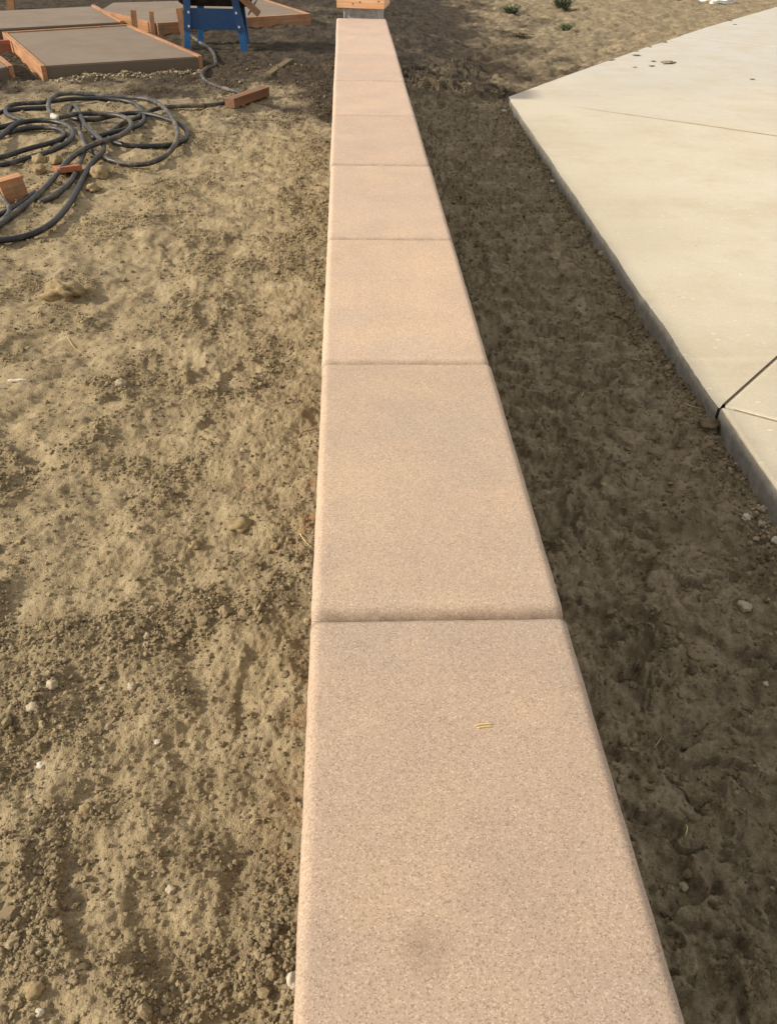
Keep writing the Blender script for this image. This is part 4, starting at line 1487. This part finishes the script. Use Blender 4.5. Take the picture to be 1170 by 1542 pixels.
stem('twig', 'reddish forked twig lying at the foot of the driveway', [(1143, 722), (1147, 738), (1155, 748), (1165, 760)], -.01, .0018, M_TWIG, 'twig')
stem('straw', 'pale straw by the wall low in the dug strip', [(984, 1128), (990, 1120), (994, 1113)], -.05, .0014, M_STRAW)
stem('twig', 'dark root curving across the dug strip', [(1010, 1182), (1030, 1195), (1046, 1212), (1068, 1222)], -.05, .003, M_TWIG, 'twig', .002)
stem('straw', 'straw in the lower dug strip right of the dark root', [(1030, 1262), (1034, 1250), (1032, 1244)], -.05, .002, M_STRAW)
# two yellow blades on the nearest cap
for lab, p0, p1 in (('longer yellow blade of straw lying on the nearest cap block', (714, 1092.5), (741, 1090)), ('shorter yellow blade of straw just below the longer one', (718, 1096), (740, 1094))):
    A, B = at(*p0, CAP_TOP + .0015), at(*p1, CAP_TOP + .0015)
    path = catmull([tuple(A), tuple((A + B) / 2 + Vector((0, .001, .0006))), tuple(B)], .003)
    o = link('straw', tube_mesh('straw', path - np.array(A), .0006, 5), M_YELLOW)
    o.location = A
    tag(o, lab, 'straw')


# ------------------------------------------------------------------ weeds
def weed(label, px, py, wpx, hpx, nb, mat, seed, flat=1.0):
    p = on_ground(px, py, -0.15)
    depth = float((np.array(p) - CAM) @ _f)
    w, hgt = 1.3 * wpx * depth / F_PX / 2, 1.25 * hpx * depth / F_PX
    r_ = random.Random(seed)
    bm = bmesh.new()
    for k in range(nb):
        a = r_.uniform(0, 6.283)
        rr = w * .35 * math.sqrt(r_.random())
        base = Vector((math.cos(a) * rr, math.sin(a) * rr, -.01))
        lean = Vector((math.cos(a + r_.uniform(-.6, .6)), math.sin(a + r_.uniform(-.6, .6)), 0)) * w * r_.uniform(.2, .9)
        L = hgt * r_.uniform(.45, 1.0) * flat
        b2 = r_.uniform(.006, .014)
        side = Vector((-math.sin(a), math.cos(a), 0)).lerp(Vector((r_.uniform(-1, 1), r_.uniform(-1, 1), 0)), .5).normalized() * b2
        prev = None
        for j in range(4):
            t_ = j / 3
            c_ = base + lean * t_ ** 1.5 + Vector((0, 0, L * (t_ - .25 * t_ * t_)))
            ww = side * (1 - .85 * t_) * (1.0 if j else .5)
            cur = (bm.verts.new(c_ - ww), bm.verts.new(c_ + ww))
            if prev:
                bm.faces.new((prev[0], prev[1], cur[1], cur[0]))
            prev = cur
        # small leaflets
        for j in range(3):
            t_ = r_.uniform(.3, 1)
            c_ = base + lean * t_ ** 1.5 + Vector((0, 0, L * (t_ - .25 * t_ * t_)))
            d_ = Vector((r_.uniform(-1, 1), r_.uniform(-1, 1), r_.uniform(-.2, .7))).normalized() * r_.uniform(.015, .035)
            s_ = d_.cross(Vector((r_.uniform(-1, 1), r_.uniform(-1, 1), 1))).normalized() * .008
            v4 = [bm.verts.new(c_), bm.verts.new(c_ + d_ * .5 + s_), bm.verts.new(c_ + d_), bm.verts.new(c_ + d_ * .5 - s_)]
            bm.faces.new(v4)
    me = bpy.data.meshes.new('weed')
    bm.to_mesh(me)
    bm.free()
    root = tag(empty('weed', p), label, 'weed', 'weeds on the far dirt')
    link('leaves', me, mat, root)
    return root


weed('small green weed, leftmost on the far dirt', 769, 21, 26, 15, 90, M_WEED, 1)
weed('largest dark green weed at the top of the far dirt', 846, 19, 34, 22, 150, M_WEED, 2)
weed('pale green weed below the largest one on the far dirt', 853, 42, 22, 12, 70, M_WEED2, 3)
weed('flat withered grey weed lying below the leftmost green one', 783, 58, 26, 8, 60, M_DRYWEED, 4, .6)
weed('dry brown weed just right of the largest green one', 876, 15, 20, 8, 50, M_DRYWEED, 5, .7)

# white sack at the top right
p = on_ground(1084, 5, -0.15)
o = link('plastic_sack', rock_mesh('plastic_sack', .30, .16, .07, 77, .45, 4, .4), M_PLASTIC)
o.location = (p.x + .02, p.y + .12, p.z + .04)
o.rotation_euler = (0, 0, R(-8))
tag(o, 'crumpled white plastic sack on the far dirt beyond the driveway', 'sack')
p = on_ground(1030, 1, -0.15)
o = link('dirt_clod', rock_mesh('dirt_clod', .22, .12, .08, 78, .6, 3, .3), M_DARKCLOD)
o.location = (p.x, p.y + .08, p.z + .02)
tag(o, 'dark clump of earth left of the white sack', 'clod')
